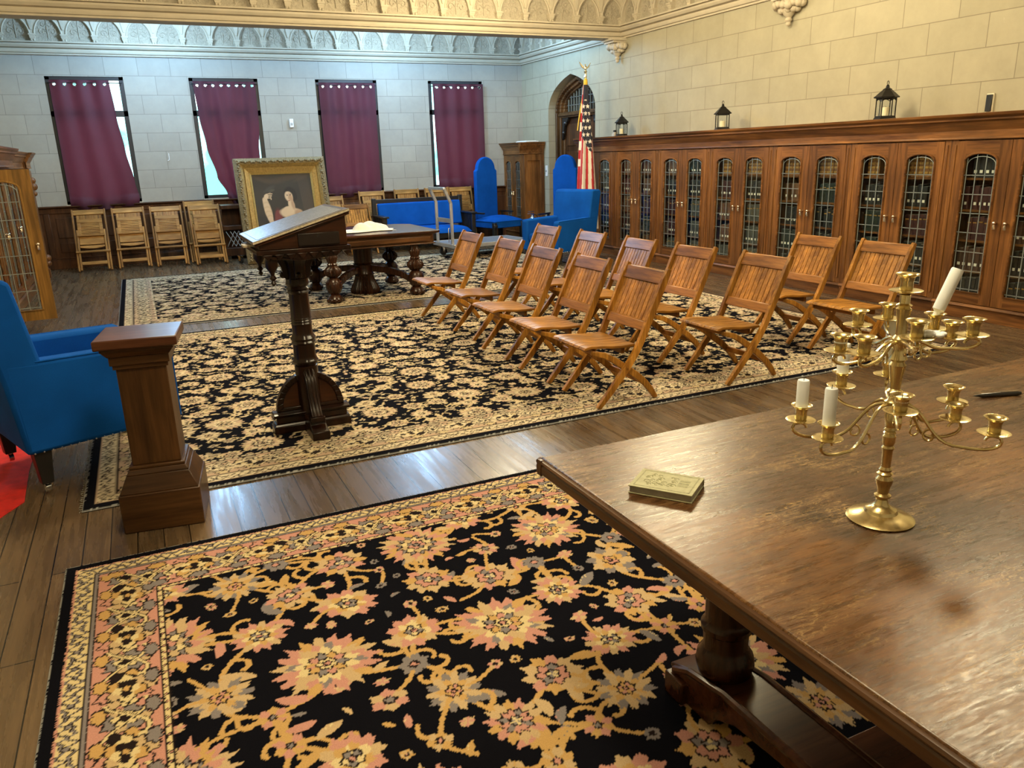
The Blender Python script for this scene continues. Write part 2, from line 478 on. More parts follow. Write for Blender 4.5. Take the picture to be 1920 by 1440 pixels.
def attr_mat(name, rough=0.9, sheen=0.0, pile=0.0, coat=0.0, aname='pattern'):
    mt, nt, bs = newmat(name)
    at = N(nt, 'ShaderNodeAttribute'); at.attribute_name = aname
    n2 = noise(nt, 260, detail=2)
    c = mixc(nt, 0.5 if pile else 0.2, at.outputs['Color'], ramp(nt, n2, [(0.3, 0.72), (0.7, 1.2)]), 'MULTIPLY')
    nt.links.new(c, bs.inputs['Base Color'])
    bs.inputs['Roughness'].default_value = rough
    bs.inputs['Sheen Weight'].default_value = sheen
    bs.inputs['Coat Weight'].default_value = coat
    if pile:
        bump(nt, bs, n2, pile, 0.004); bs.inputs['Specular IOR Level'].default_value = 0.02
    return mt
rug_m = attr_mat('woven_rug_pile', 0.95, 0.0, 0.35)
rug_side = plain('rug_binding', (0.012, 0.012, 0.014), 0.95)
canvas_m = attr_mat('oil_paint', 0.65, 0, 0, 0.0)
flag_m = attr_mat('flag_cloth', 0.75, 0.2)
# ================================================================== SETTING
XL, XR, YB, YF, ZC = -1.85, 7.35, 15.0, -2.2, 4.06
# world: pale daylight with soft green patches
nt = W.node_tree
wn = N(nt, 'ShaderNodeTexNoise'); wn.inputs['Scale'].default_value = 14; wn.inputs['Detail'].default_value = 6
tcw = N(nt, 'ShaderNodeTexCoord'); nt.links.new(tcw.outputs['Generated'], wn.inputs['Vector'])
nt.links.new(ramp(nt, wn.outputs['Fac'], [(0.42, (0.10, 0.42, 0.36)), (0.50, (0.35, 0.85, 0.85)), (0.56, (0.9, 1.0, 1.0))]), bg.inputs[0])

struct('floor', MB().box(XL-0.4, XR+0.4, YF, YB+0.3, -0.06, 0), floor_m, smooth=0)
struct('ceiling', MB().box(XL-0.4, XR+0.4, YF, YB+0.3, ZC, ZC+0.08), ceil_m, smooth=0)

WINS = [(-1.04, 0.085), (1.085, 2.21), (3.21, 4.342), (5.352, 6.475)]
WZ0, WZ1 = 1.03, 3.02
b = MB()
xs = [XL-0.4]
for a, c in WINS: xs += [a, c]
xs.append(XR+0.4)
for i in range(0, len(xs), 2): b.box(xs[i], xs[i+1], YB, YB+0.28, 0, ZC)
for a, c in WINS:
    b.box(a, c, YB, YB+0.28, 0, WZ0); b.box(a, c, YB, YB+0.28, WZ1, ZC)
struct('wall_back', b, wall_back_m, smooth=0)

# right wall with the pointed archway
AY0, AY1, ASP, AAP = 12.16, 13.88, 2.36, 2.98
def arch(inset, n=14):
    y0, y1, ap = AY0+inset, AY1-inset, AAP-inset*0.95
    yc = (y0+y1)/2
    L = bez((y0, ASP), (y0, ASP+0.34), (y0+0.42, ap-0.10), (yc, ap), n)
    return L+[(y0+y1-p[0], p[1]) for p in L[-2::-1]]
b = MB()
b.prism([(YF, 0), (AY0, 0), (AY0, ZC), (YF, ZC)], 'x', XR, XR+0.4)
b.prism([(AY1, 0), (YB+0.28, 0), (YB+0.28, ZC), (AY1, ZC)], 'x', XR, XR+0.4)
ar = arch(0)
for p, q in zip(ar[:-1], ar[1:]):
    b.prism([p, q, (q[0], ZC), (p[0], ZC)], 'x', XR, XR+0.4)
struct('wall_right', b, wall_side_m, smooth=0)
struct('wall_left', MB().box(XL-0.3, XL, YF, YB, 0, ZC), wall_side_m, smooth=0)
struct('wall_front', MB().box(XL, XR, YF-0.2, YF, 0, ZC), wall_back_m, smooth=0)
# the dark lobby beyond the archway
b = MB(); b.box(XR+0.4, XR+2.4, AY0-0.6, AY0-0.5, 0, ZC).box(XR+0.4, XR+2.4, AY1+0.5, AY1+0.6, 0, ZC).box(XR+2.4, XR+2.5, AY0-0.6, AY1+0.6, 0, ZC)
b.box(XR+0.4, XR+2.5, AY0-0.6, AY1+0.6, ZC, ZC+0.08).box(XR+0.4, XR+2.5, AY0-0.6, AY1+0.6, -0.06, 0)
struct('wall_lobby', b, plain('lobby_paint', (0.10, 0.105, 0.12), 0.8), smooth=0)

# ---- archway door
def band(o, i):
    po = [(AY0+o, 0)]+arch(o)+[(AY1-o, 0)]
    pi = [(AY0+i, 0)]+arch(i)+[(AY1-i, 0)]
    return po, pi
def bandmesh(mb, o, i, x0, x1):
    po, pi = band(o, i)
    for k in range(len(po)-1):
        mb.prism([po[k], po[k+1], pi[k+1], pi[k]], 'x', x0, x1)
    return mb
d1 = thing('door_1', None, None, (0, 0, 0)); d1['kind'] = 'structure'
b = MB(); bandmesh(b, 0.04, 0.10, XR+0.12, XR+0.36); bandmesh(b, 0.09, 0.15, XR+0.18, XR+0.36); bandmesh(b, 0.14, 0.19, XR+0.24, XR+0.36)
obj('door_frame', b, door_oak, d1, bevel=0.012)
TZ = 2.26
b = MB().box(XR+0.18, XR+0.36, AY0+0.16, AY1-0.16, TZ, TZ+0.10).box(XR+0.14, XR+0.22, AY0+0.13, AY1-0.13, TZ+0.03, TZ+0.075)
obj('transom', b, door_oak, d1, bevel=0.008)
gl = [(y, z) for y, z in arch(0.18) if z > TZ+0.1]
b = MB().prism([(AY0+0.18, TZ+0.1)]+gl+[(AY1-0.18, TZ+0.1)], 'x', XR+0.29, XR+0.297)
pane = obj('leaded_pane', b, glass_m, d1)
b = MB()
def atop(y):
    pts = arch(0.18)
    for p, q in zip(pts[:-1], pts[1:]):
        if p[0] <= y <= q[0]: return p[1]+(q[1]-p[1])*(y-p[0])/(q[0]-p[0]+1e-6)
    return TZ+0.1
y = AY0+0.24
while y < AY1-0.20:
    b.box(XR+0.28, XR+0.305, y-0.005, y+0.005, TZ+0.1, atop(y)); y += 0.1
for z in (TZ+0.22, TZ+0.36, TZ+0.48): b.box(XR+0.281, XR+0.304, AY0+0.24, AY1-0.24, z-0.004, z+0.004)
obj('lead_came', b, lead, pane)
YC = (AY0+AY1)/2
for (ya, yb_) in ((AY0+0.18, YC), (YC, AY1-0.18)):
    lf = obj('door_leaf', MB().box(XR+0.26, XR+0.31, ya+0.005, yb_-0.005, 0.02, TZ), door_dark, d1, bevel=0.006)
    pb = MB()
    for z0, z1 in ((0.25, 0.95), (1.1, 1.65), (1.75, 2.15)):
        pb.box(XR+0.245, XR+0.265, ya+0.10, yb_-0.10, z0, z1)
    obj('raised_panel', pb, door_dark, lf, bevel=0.02)
b = MB()
for sgn, y in ((1, AY0+0.19), (-1, AY1-0.19)):
    b.prism([(y, TZ), (y+sgn*0.22, TZ), (y+sgn*0.20, TZ-0.06), (y+sgn*0.10, TZ-0.12), (y+sgn*0.07, TZ-0.22), (y+sgn*0.03, TZ-0.36), (y, TZ-0.40)], 'x', XR+0.19, XR+0.245)
    b.ball((XR+0.2, y+sgn*0.12, TZ-0.10), 0.045); b.ball((XR+0.2, y+sgn*0.05, TZ-0.27), 0.035)
obj('carved_bracket', b, black_wood, d1, bevel=0.006)
em, nt_, bs_ = newmat('lit_sign_face')
bs_.inputs['Emission Color'].default_value = (1, 0.80, 0.85, 1); bs_.inputs['Emission Strength'].default_value = 1.6
t = thing('lit_sign', 'small glowing white sign seen through the leaded arch behind the flag', 'sign', (XR+2.30, 12.60, 2.86))
obj('sign_box', MB().box(0.0, 0.10, -0.17, 0.17, -0.12, 0.12), plastic_w, t, bevel=0.005)
obj('sign_face', MB().box(-0.012, 0.0, -0.15, 0.15, -0.10, 0.10), em, t)

# ---- cornices, beam, arcaded frieze
PROF = [(0, 3.33), (0.035, 3.33), (0.035, 3.352), (0.06, 3.358), (0.075, 3.385), (0.075, 3.402), (0.045, 3.404), (0.045, 3.418), (0.095, 3.43), (0.12, 3.46), (0.12, 3.476), (0.085, 3.479), (0.085, 3.491), (0.135, 3.495), (0.14, 3.515), (0, 3.53)]
BY = 11.33
struct('trim_1', MB().prism([(YB-p, z) for p, z in PROF], 'x', XL, XR), plaster)
struct('trim_2', MB().prism([(XR-p, z) for p, z in PROF], 'y', 11.62, YB), plaster)
struct('trim_3', MB().prism([(XR-p, z) for p, z in PROF], 'y', YF, BY), plaster)
struct('trim_4', MB().prism([(BY-p+0.02, z) for p, z in PROF], 'x', XL, XR), plaster)
struct('wall_beam', MB().box(XL, XR, BY, 11.62, 3.332, ZC), plaster, bevel=0.01)

PER = 0.432
def arcade(n):
    """n bays along local x starting at 0, front towards -y, z from 0"""
    b = MB(); H = 0.50
    L = bez((-PER/2+0.028, 0.075), (-PER/2+0.040, 0.24), (-0.085, 0.31), (0, 0.375), 9)
    A = L+[(-p[0], p[1]) for p in L[-2::-1]]
    for i in range(n):
        cx = (i+0.5)*PER
        T = Matrix.Translation((cx, 0, 0))
        for p, q in zip(A[:-1], A[1:]):
            b.prism([p, q, (q[0], H), (p[0], H)], 'y', -0.055, 0.0, 0, T)
        b.box(-PER/2, -PER/2+0.028, -0.055, 0, 0.07, H, 0, T); b.box(PER/2-0.028, PER/2, -0.055, 0, 0.07, H, 0, T)
        b.tube([(p[0], -0.058, p[1]) for p in A], 0.013, 6, 0, False, T)
        C = Matrix.Translation((cx-PER/2, 0, 0))
        b.box(-0.05, 0.05, -0.10, 0, 0.066, 0.09, 0, C); b.box(-0.042, 0.042, -0.088, 0, 0.045, 0.066, 0, C)
        b.frustum((0, -0.04), 0.05, 0.05, 0.084, 0.084, 0.0, 0.045, 0, C)
        b.ball((-0.018, -0.07, 0.0), 0.02, 8, 6, 0, (1, 1, 1), C); b.ball((0.018, -0.07, 0.0), 0.02, 8, 6, 0, (1, 1, 1), C)
        b.prism([(-0.045, 0.33), (0.045, 0.33), (0.012, 0.15), (-0.012, 0.15)], 'y', -0.075, -0.05, 0, C)
        for s in (-1, 1):
            sp = [(s*(0.075-0.055*math.cos(a)*(1-a/9)), -0.008, 0.13+0.055*math.sin(a)*(1-a/9)) for a in [k*0.5 for k in range(14)]]
            b.tube(sp, 0.008, 5, 1, False, T)
            sp = [(s*(0.05-0.04*math.cos(a)*(1-a/8)), -0.008, 0.24-0.04*math.sin(a)*(1-a/8)) for a in [k*0.6 for k in range(10)]]
            b.tube(sp, 0.007, 5, 1, False, T)
        b.tube([(0, -0.008, 0.03), (0, -0.010, 0.16), (0, -0.008, 0.32)], [0.008, 0.012, 0.005], 5, 1, False, T)
    b.box(0, n*PER, -0.004, 0.01, -0.02, H, 1)
    return b
FZ = 3.535
o = struct('trim_5', arcade(21), [plaster, relief]); o.location = (XR-21*PER+0.20, YB-0.012, FZ)
o = struct('trim_6', arcade(21), [plaster, relief]); o.location = (XR-21*PER-0.02, BY-0.012, FZ)
o = struct('trim_7', arcade(14), [plaster, relief]); o.location = (XR-0.012, BY-0.05, FZ); o.rotation_euler = (0, 0, -PI/2)
o = struct('trim_8', arcade(7), [plaster, relief]); o.location = (XR-0.012, YB-0.15, FZ); o.rotation_euler = (0, 0, -PI/2)

# carved pendants under the beam ends
def pendant(y):
    b = MB()
    b.box(-0.26, 0, -0.17, 0.17, 0.25, 0.29).box(-0.22, 0, -0.14, 0.14, 0.22, 0.25)
    rr = random.Random(3)
    for k in range(9):
        a = -PI/2+PI*k/8
        b.ball((-0.06-0.10*math.cos(a), 0.20*math.sin(a), 0.175+rr.uniform(-.015, .015)), 0.048+rr.uniform(-.006, .01), 10, 8)
    for k in range(6):
        a = -PI/2+PI*k/5
        b.ball((-0.05-0.06*math.cos(a), 0.12*math.sin(a), 0.12), 0.045, 10, 8)
    b.lathe([(0.02, -0.03), (0.045, 0.0), (0.03, 0.03), (0.06, 0.06), (0.09, 0.12), (0.12, 0.22)], 12, 0, Matrix.Translation((-0.06, 0, 0)))
    b.ball((-0.06, 0, -0.035), 0.03)
    return b
for i, y in enumerate((11.38, 7.66)):
    o = struct('trim_%d' % (9+i), pendant(y), plaster); o.location = (XR-0.001, y, 3.045)

# ---- wainscot along the back wall
b = MB().box(XL, XR, YB-0.03, YB, 0.0, 0.99)
b.box(XL, XR, YB-0.055, YB, 0, 0.16).box(XL, XR, YB-0.045, YB, 0.16, 0.18)
b.box(XL, XR, YB-0.045, YB, 0.90, 0.985)
x = -1.42
while x < XR-0.3:
    b.box(x, x+0.09, YB-0.045, YB, 0.18, 0.90); x += 0.60
    b.box(x-0.43, x-0.08, YB-0.04, YB-0.02, 0.26, 0.42); b.box(x-0.43, x-0.08, YB-0.04, YB-0.02, 0.50, 0.83)
struct('baseboard_back', b, wains, bevel=0.008)
struct('trim_11', MB().prism([(YB, 0.985), (YB-0.07, 0.985), (YB-0.085, 1.0), (YB-0.085, 1.015), (YB, 1.022)], 'x', XL, XR), wains_x, bevel=0.004)

# ---- windows and curtains
for i, (a, c) in enumerate(WINS):
    w = thing('window_%d' % (i+1), None, None, ((a+c)/2, YB, WZ0)); w['kind'] = 'structure'
    hw = (c-a)/2; H = WZ1-WZ0
    b = MB()
    for x0, x1, z0, z1 in ((-hw, -hw+0.07, 0, H), (hw-0.07, hw, 0, H), (-hw, hw, 0, 0.06), (-hw, hw, H-0.055, H), (-hw, hw, 1.375, 1.47)):
        b.box(x0, x1, 0.015, 0.10, z0, z1)
    obj('window_frame', b, frame_black, w, bevel=0.006)
    obj('window_pane', MB().box(-hw+0.05, hw-0.05, 0.06, 0.066, 0.04, H-0.04), clear_m, w)
    obj('window_sill', MB().box(-hw-0.01, hw+0.01, -0.03, 0.02, -0.02, 0.004), plaster, w)
    obj('curtain_rod', MB().tube([(-hw+0.03, -0.035, H-0.10), (hw-0.03, -0.035, H-0.10)], 0.008, 8), iron, w)

def lerp(tab, z):
    for (z0, v0), (z1, v1) in zip(tab[:-1], tab[1:]):
        if z0 >= z >= z1:
            t = (z0-z)/(z0-z1+1e-9); t = t*t*(3-2*t)
            return v0+(v1-v0)*t
    return tab[-1][1] if z < tab[-1][0] else tab[0][1]
CURT = [
 dict(L=[(3.0, -0.985), (0.9, -0.99)], R=[(3.0, -0.13), (2.4, -0.10), (1.9, -0.05), (1.35, 0.02), (1.12, 0.055), (0.9, 0.02)], zb=0.975, sag=0.05, eye=6, label='maroon curtain bunched over the sill of the leftmost window, bright glass gap at right'),
 dict(L=[(3.0, 1.14), (2.4, 1.17), (1.9, 1.23), (1.4, 1.34), (1.1, 1.47), (0.9, 1.52)], R=[(3.0, 2.16), (2.3, 2.15), (1.8, 2.10), (1.0, 2.04)], zb=0.96, sag=0.10, eye=8, label='maroon curtain pinched in at both sides behind the gilt framed painting'),
 dict(L=[(3.0, 3.255), (0.9, 3.265)], R=[(3.0, 4.285), (2.0, 4.275), (1.1, 4.27), (0.9, 4.20)], zb=0.96, sag=0.07, eye=7, label='broad maroon curtain between the gilt framed painting and the blue settee'),
 dict(L=[(3.0, 5.43), (2.4, 5.435), (1.2, 5.46), (0.9, 5.47)], R=[(3.0, 6.46), (0.9, 6.46)], zb=1.01, sag=0.02, eye=7, label='rightmost maroon curtain hanging behind the tall round-topped blue chair'),
]
for i, cu in enumerate(CURT):
    rr = random.Random(40+i)
    t = thing('curtain', cu['label'], 'curtain', (0, 0, 0), 0, 'maroon curtains on the back wall windows')
    ztop, ph = 2.962, rr.uniform(0, 6)
    nx, nz = 150, 110
    wob = [(rr.uniform(1.5, 4), rr.uniform(0, 6), rr.uniform(0.007, 0.014)) for _ in range(4)]
    def fn(u, v):
        zb = cu['zb']-cu['sag']*math.sin(PI*u)**0.7*(0.6+0.4*math.sin(5*u+i))
        z = ztop+(zb-ztop)*v
        l = lerp(cu['L'], z); r_ = lerp(cu['R'], z)
        x = l+(r_-l)*u
        amp = 0.026*(1-0.40*v)+0.02*max(0, v-0.85)/0.15
        f = amp*math.cos(2*PI*(cu['eye']-0.0)*u/2*1.0+ph*0+PI*0)
        for (k, p, am) in wob: f += am*math.sin(k*2*PI*u*0.7+p+v*2.2*k*0.3)*min(1, v*3)
        if v > 0.90: f -= 0.035*math.sin((v-0.90)/0.10*PI)*(0.6+0.4*math.sin(9*u+2*i))
        f += 0.004*math.sin(38*v+6*u+i)*max(0, v-0.55)
        return (x, YB-0.045+f*0.8-0.012, z)
    b = MB().grid(fn, nx, nz)
    eyes = [fn((k+0.5)/cu['eye'], 0.032) for k in range(cu['eye'])]
    keep = []
    for f in b.f:
        cx = sum(b.v[q][0] for q in f)/4; cz = sum(b.v[q][2] for q in f)/4
        if all((cx-e[0])**2+(cz-e[2])**2 > 0.021**2 for e in eyes): keep.append(f)
    b.f = keep; b.m = [0]*len(keep)
    obj('curtain_cloth', b, curtain_m, t, smooth=180, recalc=False)
    for e in eyes:
        obj('eyelet', MB().tube([(e[0]+0.025*math.cos(q*PI/8), e[1]-0.004, e[2]+0.025*math.sin(q*PI/8)) for q in range(16)], 0.005, 6, 0, True), chrome, t)

# ---- small fixtures on the walls
t = thing('wall_sensor', 'small white sensor box on the back wall between two curtains', 'sensor', (2.714, YB-0.002, 2.24))
obj('housing', MB().box(-0.035, 0.035, -0.045, 0, -0.04, 0.11), plastic_w, t, bevel=0.01)
obj('lens', MB().box(-0.018, 0.018, -0.052, -0.04, 0.0, 0.04), plain('sensor_lens', (0.4, 0.42, 0.42), 0.2), t, bevel=0.004)
t = thing('wall_hook', 'tiny pale hook left on the bare back wall below the sensor', 'hook', (0.609, YB-0.002, 1.70))
obj('hook', MB().tube([(0.0, -0.004, 0.11), (0.0, -0.012, 0.03), (-0.005, -0.02, 0.0), (-0.03, -0.02, -0.005)], 0.005, 6), plastic_w, t)
t = thing('wall_thermostat', 'narrow dark device on the right wall above the bookcase cornice', 'device', (XR-0.002, 5.05, 1.86))
obj('backplate', MB().box(-0.02, 0, -0.035, 0.035, 0.0, 0.17), plain('device_edge', (0.75, 0.68, 0.5), 0.5), t, bevel=0.004)
obj('display', MB().box(-0.035, -0.018, -0.028, 0.028, 0.01, 0.16), plastic_b, t, bevel=0.004)
t = thing('light_switch', 'white light switch on the stone jamb beside the corner cabinet', 'switch', (XR-0.002, 13.97, 1.28))
obj('plate', MB().box(-0.012, 0, -0.04, 0.04, -0.08, 0.12), plastic_w, t, bevel=0.004)
obj('toggle', MB().box(-0.025, -0.01, -0.01, 0.01, 0.0, 0.03), plain('toggle', (0.3, 0.3, 0.28), 0.5), t)

# ================================================================== BOOKCASES
BP = 1.152           # bay pitch
def casebay(name, label, cat, loc, rz, open_left=False, group='glazed bookcase bays', open_right=False):
    """front at local x=0 facing -x, width along y, depth to +x"""
    t = thing(name, label, cat, loc, rz, group)
    h = BP/2-0.001
    b = MB()
    b.box(0.40, 0.425, -h, h, 0, 1.72).box(0.03, 0.40, -h, -h+0.02, 0.1, 1.62).box(0.03, 0.40, h-0.02, h, 0.1, 1.62)
    b.box(0.03, 0.40, -h, h, 0.0, 0.12).box(0.03, 0.40, -h, h, 1.605, 1.63)
    obj('carcass', b, case_z, t, bevel=0.003)
    for s in (-1, 1):
        y0, y1 = sorted((s*h, s*(h-0.068)))
        b = MB().box(0, 0.035, y0, y1, 0.14, 1.62)
        b.box(-0.008, 0.0, min(s*(h-0.03), s*(h-0.05)), max(s*(h-0.03), s*(h-0.05)), 0.2, 1.58)
        obj('pilaster', b, case_z, t, bevel=0.003)
    b = MB().box(-0.01, 0.03, -h, h, 0, 0.115).prism([(-0.03, 0.115), (-0.03, 0.125), (-0.012, 0.142), (0.03, 0.142), (0.03, 0.115)], 'y', -h, h)
    obj('plinth', b, case_y, t, bevel=0.003)
    b = MB().box(0.0, 0.03, -h, h, 1.62, 1.725)
    obj('frieze_board', b, case_y, t, bevel=0.003)
    for z in (0.17, 0.445, 0.725, 1.00, 1.285):
        obj('shelf', MB().box(0.05, 0.398, -h+0.022, h-0.022, z-0.02, z), case_y, t)
    if case_door is None: make_door()
    for s in (-1, 1):
        if (open_left and s == 1) or (open_right and s == -1): continue
        d = case_door.copy(); COL.objects.link(d); d.parent = t; d.scale = (1, s, 1)
        for ch in case_door.children:
            e = ch.copy(); COL.objects.link(e); e.parent = d
    return t
case_door = None
ZD0, ZD1, ZG0, ZG1 = 0.148, 1.612, 0.252, 1.505
GY0, GY1 = 0.112, 0.425
def make_door(wz=None, wy=None):
    """door for the +y side, hinge at y=.505, meeting edge at y=0"""
    global case_door
    gw = (GY1-GY0)/2; gc = (GY0+GY1)/2
    A = [(gc-gw*math.cos(PI*k/12), ZG1-0.085+0.085*math.sin(PI*k/12)**0.8) for k in range(13)]
    b = MB()
    b.box(-0.004, 0.028, 0.003, GY0, ZD0, ZD1, 0).box(-0.004, 0.028, GY1, 0.505, ZD0, ZD1, 0)
    b.box(-0.004, 0.028, GY0, GY1, ZD0, ZG0, 1)
    for p, q in zip(A[:-1], A[1:]):
        b.prism([p, q, (q[0], ZD1), (p[0], ZD1)], 'x', -0.004, 0.028, 1)
    d = obj('door', b, [wz or case_z, wy or case_y])
    mold = [(-0.008, GY0, ZG0)]+[(-0.008, p[0], p[1]) for p in A]+[(-0.008, GY1, ZG0)]
    obj('moulding', MB().tube(mold, 0.010, 6, 0, True), wy or case_y, d)
    obj('glass_pane', MB().prism([(GY0-0.005, ZG0-0.005), (GY1+0.005, ZG0-0.005)]+A[::-1], 'x', 0.010, 0.014), glass_m, d)
    b = MB()
    def top(y): return ZG1-0.085+0.085*math.sqrt(max(0, 1-((y-gc)/gw)**2))
    for y in (GY0+0.022, GY0+0.112, GY0+0.20, GY1-0.022):
        b.box(0.004, 0.010, y-0.0035, y+0.0035, ZG0, top(y)-0.004)
    for z in (0.275, 0.445, 0.62, 0.795, 0.97, 1.14, 1.31):
        b.box(0.004, 0.010, GY0, GY1, z-0.0035, z+0.0035)
    b.tube([(0.007, gc-(gw-0.022)*math.cos(PI*k/10), ZG1-0.115+0.085*math.sin(PI*k/10)**0.8) for k in range(11)], 0.0035, 5)
    obj('lead_came', b, lead, d)
    b = MB().tube([(-0.006, 0.05, 0.90), (-0.028, 0.05, 0.90)], [0.012, 0.008], 8).ball((-0.032, 0.05, 0.90), 0.017, 8, 6)
    b.tube([(-0.03, 0.05, 0.895), (-0.034, 0.05, 0.87), (-0.030, 0.05, 0.845)], [0.006, 0.011, 0.014], 6)
    obj('handle', b, plain('door_pull', (0.80, 0.66, 0.50), 0.25, 1.0), d)
    COL.objects.unlink(d)
    for c in d.children: COL.objects.unlink(c)
    case_door = d
BX = 6.92
NB = [4.50, 5.652, 6.804, 7.956, 9.108, 10.26, 11.412]
ORD = ['first', 'second', 'third', 'fourth', 'fifth', 'sixth', 'seventh', 'eighth', 'ninth', 'tenth', 'eleventh', 'twelfth', 'thirteenth', 'fourteenth']
NTH = ['nearest', 'second nearest', 'third nearest', 'fourth nearest', 'fifth nearest', 'sixth nearest', 'farthest']
for k, y in enumerate(NB):
    casebay('bookcase', 'tall glazed wooden bookcase bay, %s of seven along the right wall' % NTH[k], 'bookcase', (BX, y, 0), 0)
CR = [(0.0, 1.725), (0.0, 1.63), (-0.016, 1.622), (-0.018, 1.632), (-0.010, 1.64), (-0.010, 1.70), (-0.035, 1.735), (-0.055, 1.775), (-0.075, 1.785), (-0.075, 1.80), (-0.085, 1.812), (-0.10, 1.822), (-0.105, 1.846), (0.425, 1.846), (0.425, 1.725)]
y0, y1 = NB[0]-BP/2-0.3, NB[-1]+BP/2+0.02
o = obj('bookcase_cornice', MB().prism([(BX+p, z) for p, z in CR], 'y', y0, y1), case_y, bevel=0.003)
tag(o, 'long moulded wooden cornice capping the bookcases on the right wall', 'cornice')

# the single bay beyond the archway, in the corner
t = casebay('bookcase', 'short glazed bookcase with panelled end in the far right corner', 'bookcase', (BX-0.02, 14.55, 0), 0)
t.scale = (1, 0.78, 1)
b = MB().box(0.0, 0.43, -BP/2-0.03, -BP/2, 0.0, 1.62)
obj('end_panel', b, case_z, t, bevel=0.004)
b = MB()
for x0, x1, z0, z1 in ((0.0, 0.08, 0.12, 1.62), (0.35, 0.43, 0.12, 1.62), (0.08, 0.35, 1.50, 1.62), (0.08, 0.35, 0.12, 0.25)):
    b.box(x0, x1, -BP/2-0.055, -BP/2-0.03, z0, z1)
b.box(-0.02, 0.43, -BP/2-0.055, -BP/2-0.03, 0, 0.12)
obj('end_frame', b, case_z, t, bevel=0.004)
b = MB().prism(CR[:-2]+[(0.425, 1.846), (0.425, 1.725)], 'y', -BP/2-0.045, BP/2+0.02)
b.prism([(-BP/2-0.045+p, z) for p, z in CR[2:13]]+[(-BP/2, 1.846), (-BP/2, 1.725)], 'x', -0.10, 0.43)
obj('cornice', b, case_y, t, bevel=0.003)

# left wall bookcases, seen at a grazing angle
LXF = -1.42
LB = [9.50, 10.652, 11.804, 12.956]
LN = ['nearest', 'second', 'third', 'farthest']
for k, y in enumerate(LB):
    casebay('bookcase', 'tall wooden bookcase bay on the left wall, %s from the blue armchair' % LN[k], 'bookcase', (LXF, y, 0), PI, open_left=False, open_right=(k == 0) and False, group='left wall bookcase bays') if k else \
    casebay('bookcase', 'left wall bookcase bay whose glazed door stands wide open', 'bookcase', (LXF, y, 0), PI, open_left=True, group='left wall bookcase bays')
b = MB().box(-1.84, -1.38, 13.535, 13.95, 0, 1.72)
b.box(-1.84, -1.36, 13.86, 13.955, 0, 0.14).box(-1.39, -1.365, 13.60, 13.93, 0.2, 1.6)
for z, r_ in ((1.45, 0.05), (1.36, 0.06), (1.26, 0.04), (0.30, 0.06), (0.22, 0.05)): b.ball((-1.37, 13.90, z), r_, 10, 8)
tag(obj('bookcase_end', b, case_z, bevel=0.006), 'carved end pier closing the left bookcases beside the back wall panelling', 'pier')
b = MB().prism([(LXF-p, z) for p, z in CR], 'y', 8.3, 13.60)
b.prism([(LXF+0.05-p, z) for p, z in CR], 'y', 13.50, 14.0)
b.prism([(LXF+0.06-p, z+0.02) for p, z in CR], 'y', 8.3, 11.95)
tag(obj('bookcase_cornice', b, case_y, bevel=0.003), 'moulded cornice over the bookcases at the left edge', 'cornice')
# its open door: a door of its own panel, swung towards the camera
make_door(door_gold, door_gold)
d = case_door.copy(); COL.objects.link(d)
for ch in case_door.children:
    e = ch.copy(); COL.objects.link(e); e.parent = d
par = [o for o in COL.objects if o.get('label') == 'left wall bookcase bay whose glazed door stands wide open'][0]
d.parent = par
# local frame of the bay is turned by pi: hinge at local y=+.505 (world y = 9.5-.505)
ang = math.radians(-86)
d.matrix_local = Matrix.Translation((-0.02, 0.505, 0)) @ Matrix.Rotation(ang, 4, 'Z') @ Matrix.Translation((0, -0.505, 0))

# ---- books
BCOL = {'black': (0.013, 0.014, 0.013), 'green': (0.012, 0.022, 0.015), 'maroon': (0.050, 0.011, 0.011), 'brown': (0.065, 0.028, 0.016), 'gilt': (0.22, 0.095, 0.025), 'grey': (0.075, 0.078, 0.068), 'tan': (0.14, 0.068, 0.032)}
lab_m = plain('spine_label', (0.88, 0.86, 0.78), 0.7)
gold_m = plain('spine_gilding', (0.50, 0.29, 0.08), 0.4, 0.6, 0.3, 90)
page_m = paper
bmat = {k: plain('book_cloth_'+k, v, 0.55, 0, 0.3, 25) for k, v in BCOL.items()}
bmesh_ = {}
def bookmesh(key, w, h_, labelled):
    kk = (key, w, h_, labelled)
    if kk in bmesh_: return bmesh_[kk]
    b = MB(); dpt = 0.15
    n = 6
    sp = [(0.006-0.006*math.sin(PI*i/n), -w/2+w*i/n) for i in range(n+1)]
    b.prism(sp+[(dpt, w/2), (dpt, -w/2)], 'z', 0, h_, 0)
    b.box(0.012, dpt-0.004, -w/2+0.004, w/2-0.004, h_-0.001, h_+0.0006, 3)
    if labelled == 'white':
        b.box(-0.0012, 0.004, -w*0.24, w*0.24, 0.042, 0.068, 1)
    if key == 'gilt':
        for z in (0.03, 0.08, 0.12, 0.16): b.box(-0.0016, 0.004, -w*0.42, w*0.42, z, z+0.022, 2)
    elif labelled == 'gold':
        b.box(-0.0012, 0.004, -w*0.34, w*0.34, h_*0.74, h_*0.74+0.012, 2)
    o = obj('book', b, [bmat[key], lab_m, gold_m, page_m], smooth=30)
    COL.objects.unlink(o)
    bmesh_[kk] = o.data
    return o.data
SHZ = [1.285, 1.00, 0.725, 0.445, 0.17]
SHN = ['top', 'second', 'third', 'fourth', 'bottom']
rb = random.Random(11)
stuff = MB(); smats = []
n_books = 0
DOORN = []
for k, y in enumerate(NB):
    DOORN += [(k, -1), (k, 1)]
KIND = {}
